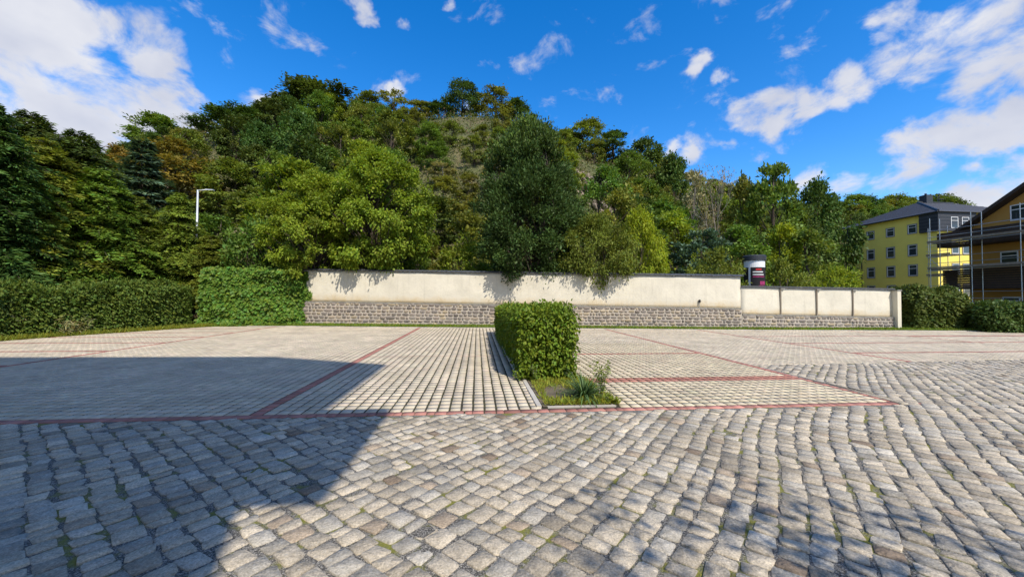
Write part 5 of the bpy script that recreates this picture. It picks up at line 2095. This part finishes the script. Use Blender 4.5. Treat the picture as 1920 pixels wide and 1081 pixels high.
# ------------------------------------------------------------------ advertising column
def ad_column():
    p = at(1414.5, 530, 25.0)
    dep = Vector((p.x, 25.0, 0)).dot(_f)
    R = 0.5 * 34 * dep / FPX
    zt = at(1414, 478, 25.0).z
    t = thing('advertising_column', 'round advertising column with black and magenta poster behind the wall', 'advertising column', (p.x, 25.0, 0.0))
    mb = MB()
    mb.lathe([(R + .04, 0), (R + .04, 0.35), (R, 0.36), (R, zt - 0.42)], n=36)
    mb.build('drum', MATS['white_paint'], t, smooth=False)
    mb = MB()
    mb.lathe([(R + .03, zt - 0.42), (R + .08, zt - 0.40), (R + .08, zt - 0.10), (R + .02, zt - 0.04), (0.05, zt)], n=36)
    mb.build('cap', MATS['slate'], t)
    tocam = math.atan2(-25.0, -p.x)

    def sheet(nm, a0, a1, z0, z1, mat, parent, lift):
        mb = MB()
        n = 12
        vs, fs = [], []
        for i in range(n + 1):
            w = tocam + rad(a0 + (a1 - a0) * i / n)
            for r in (R + lift, R + lift + 0.004):
                for z in (z0, z1):
                    vs.append((r * math.cos(w), r * math.sin(w), z))
        for i in range(n):
            b = 4 * i
            fs += [(b + 2, b + 6, b + 7, b + 3), (b, b + 1, b + 5, b + 4), (b + 1, b + 3, b + 7, b + 5), (b, b + 4, b + 6, b + 2)]
        fs += [(0, 2, 3, 1), (4 * n, 4 * n + 1, 4 * n + 3, 4 * n + 2)]
        mb.add(vs, fs)
        return mb.build(nm, MATS[mat], parent)

    zc = zt - 0.42
    a = sheet('poster', -20, 88, zc - 2.3, zc - 0.48, 'black_print', t, 0.004)
    sheet('headline', 8, 40, zc - 0.68, zc - 0.58, 'red_print', a, 0.012)
    sheet('text_line', -8, 50, zc - 0.84, zc - 0.77, 'white_paint', a, 0.012)
    sheet('text_line', -8, 55, zc - 1.02, zc - 0.96, 'white_paint', a, 0.012)
    sheet('text_line', -8, 60, zc - 1.17, zc - 1.10, 'magenta_print', a, 0.012)
    sheet('picture', 22, 58, zc - 2.25, zc - 1.75, 'magenta_print', a, 0.012)
    sheet('picture', -10, 14, zc - 2.25, zc - 1.95, 'magenta_print', a, 0.012)
    sheet('picture', 30, 66, zc - 1.70, zc - 1.45, 'magenta_print', a, 0.014)
    b = sheet('poster', -88, -32, zc - 2.3, zc - 0.48, 'black_print', t, 0.004)
    sheet('text_line', -80, -50, zc - 0.95, zc - 0.90, 'white_paint', b, 0.012)
    sheet('picture', -80, -45, zc - 2.25, zc - 1.9, 'magenta_print', b, 0.012)


ad_column()


# ------------------------------------------------------------------ lamp post, wall fitting
def lamp():
    Y = 26.5
    a = at(371, 356, Y)
    b = at(401, 357, Y)
    t = thing('street_lamp', 'slim pale grey street lamp with a flat arm pointing right', 'street lamp', (a.x, Y, 0))
    mb = MB()
    mb.tube([(0, 0, 0), (0, 0, a.z)], [0.085, 0.05], 10)
    mb.build('post', MATS['lamp_grey'], t, smooth=True)
    mb = MB()
    mb.tube([(0, 0, a.z - .03), ((b.x - a.x) * 0.5, 0, a.z + 0.02)], [0.035, 0.035], 8)
    mb.build('arm', MATS['lamp_grey'], t, smooth=True)
    mb = MB()
    x0, x1 = (b.x - a.x) * 0.48, (b.x - a.x)
    mb.add([(x0, -.07, a.z), (x1, -.11, a.z + .0), (x1, .11, a.z), (x0, .07, a.z), (x0, -.05, a.z + .07), (x1, -.07, a.z + .04), (x1, .07, a.z + .04), (x0, .05, a.z + .07)],
           [(0, 3, 2, 1), (4, 5, 6, 7), (0, 1, 5, 4), (1, 2, 6, 5), (2, 3, 7, 6), (3, 0, 4, 7)])
    mb.build('lamp_head', MATS['lamp_grey'], t)


lamp()


def wall_spot():
    d, nr, L = frame(W0, W1)
    s = min((i / 600 for i in range(601)), key=lambda s: abs(px_of(W0 + (W1 - W0) * s + Vector((0, 0, 1.2)))[0] - 1311))
    p = W0 + (W1 - W0) * s + nr * 0.08
    z = Z['st0'] + (Z['st1'] - Z['st0']) * s + 0.04
    t = thing('spigot', 'small black spigot on a thin pipe at the foot of the plaster', 'spigot', (p.x, p.y, z))
    mb = MB()
    mb.tube([(0, 0, 0), (0, 0, 0.26)], [0.014, 0.014], 8)
    mb.build('pipe', MATS['steel'], t)
    mb = MB()
    mb.tube([(0, 0, 0.26), (0, 0, 0.42)], [0.045, 0.05], 10)
    mb.tube([(0, 0, 0.36), (0, -0.12, 0.33)], [0.02, 0.02], 8)
    mb.build('head', MATS['dark_metal'], t)


wall_spot()


# ------------------------------------------------------------------ building behind the photographer (casts the big shadow)
def building_behind():
    t = thing('building_behind', 'tall cream building behind the camera whose shadow lies on the paving', 'building')
    mb = MB()
    mb.box((-26, -16, -0.4), (1.09, -4.0, 15.6))
    mb.build('wall', MATS['cream_render'], t)
    # roof: eave on the right lower than the long front edge
    prof = [(3.0, 15.75), (0.3, 17.45), (-9.0, 17.9), (-26.6, 17.9), (-26.6, 15.6), (3.0, 15.6)]
    vs = [(x, -3.5, z) for x, z in prof] + [(x, -16.5, z) for x, z in prof]
    k = len(prof)
    mb = MB()
    mb.add(vs, [tuple(range(k)), tuple(range(2 * k - 1, k - 1, -1))] + [(i, k + i, k + (i + 1) % k, (i + 1) % k) for i in range(k)])
    mb.build('roof', MATS['roof_grey'], t)
    mb = MB()
    mb.box((-3.0, -4.8, 9.75), (2.0, -2.45, 10.0))
    mb.build('balcony', MATS['cream_render'], t)
    for i in range(6):
        for k in range(4):
            window(t, (-2.0 - i * 3.6, -4.0, 1.6 + 3.4 * k), (-1, 0, 0), (0, 0, 1), (0, 1, 0), 1.1, 1.6)


building_behind()
place('bare', (5.2, -3.75, 0), 7.9, 2.2, 'bare tree behind the camera casting thin branch shadows', rot=0.6)
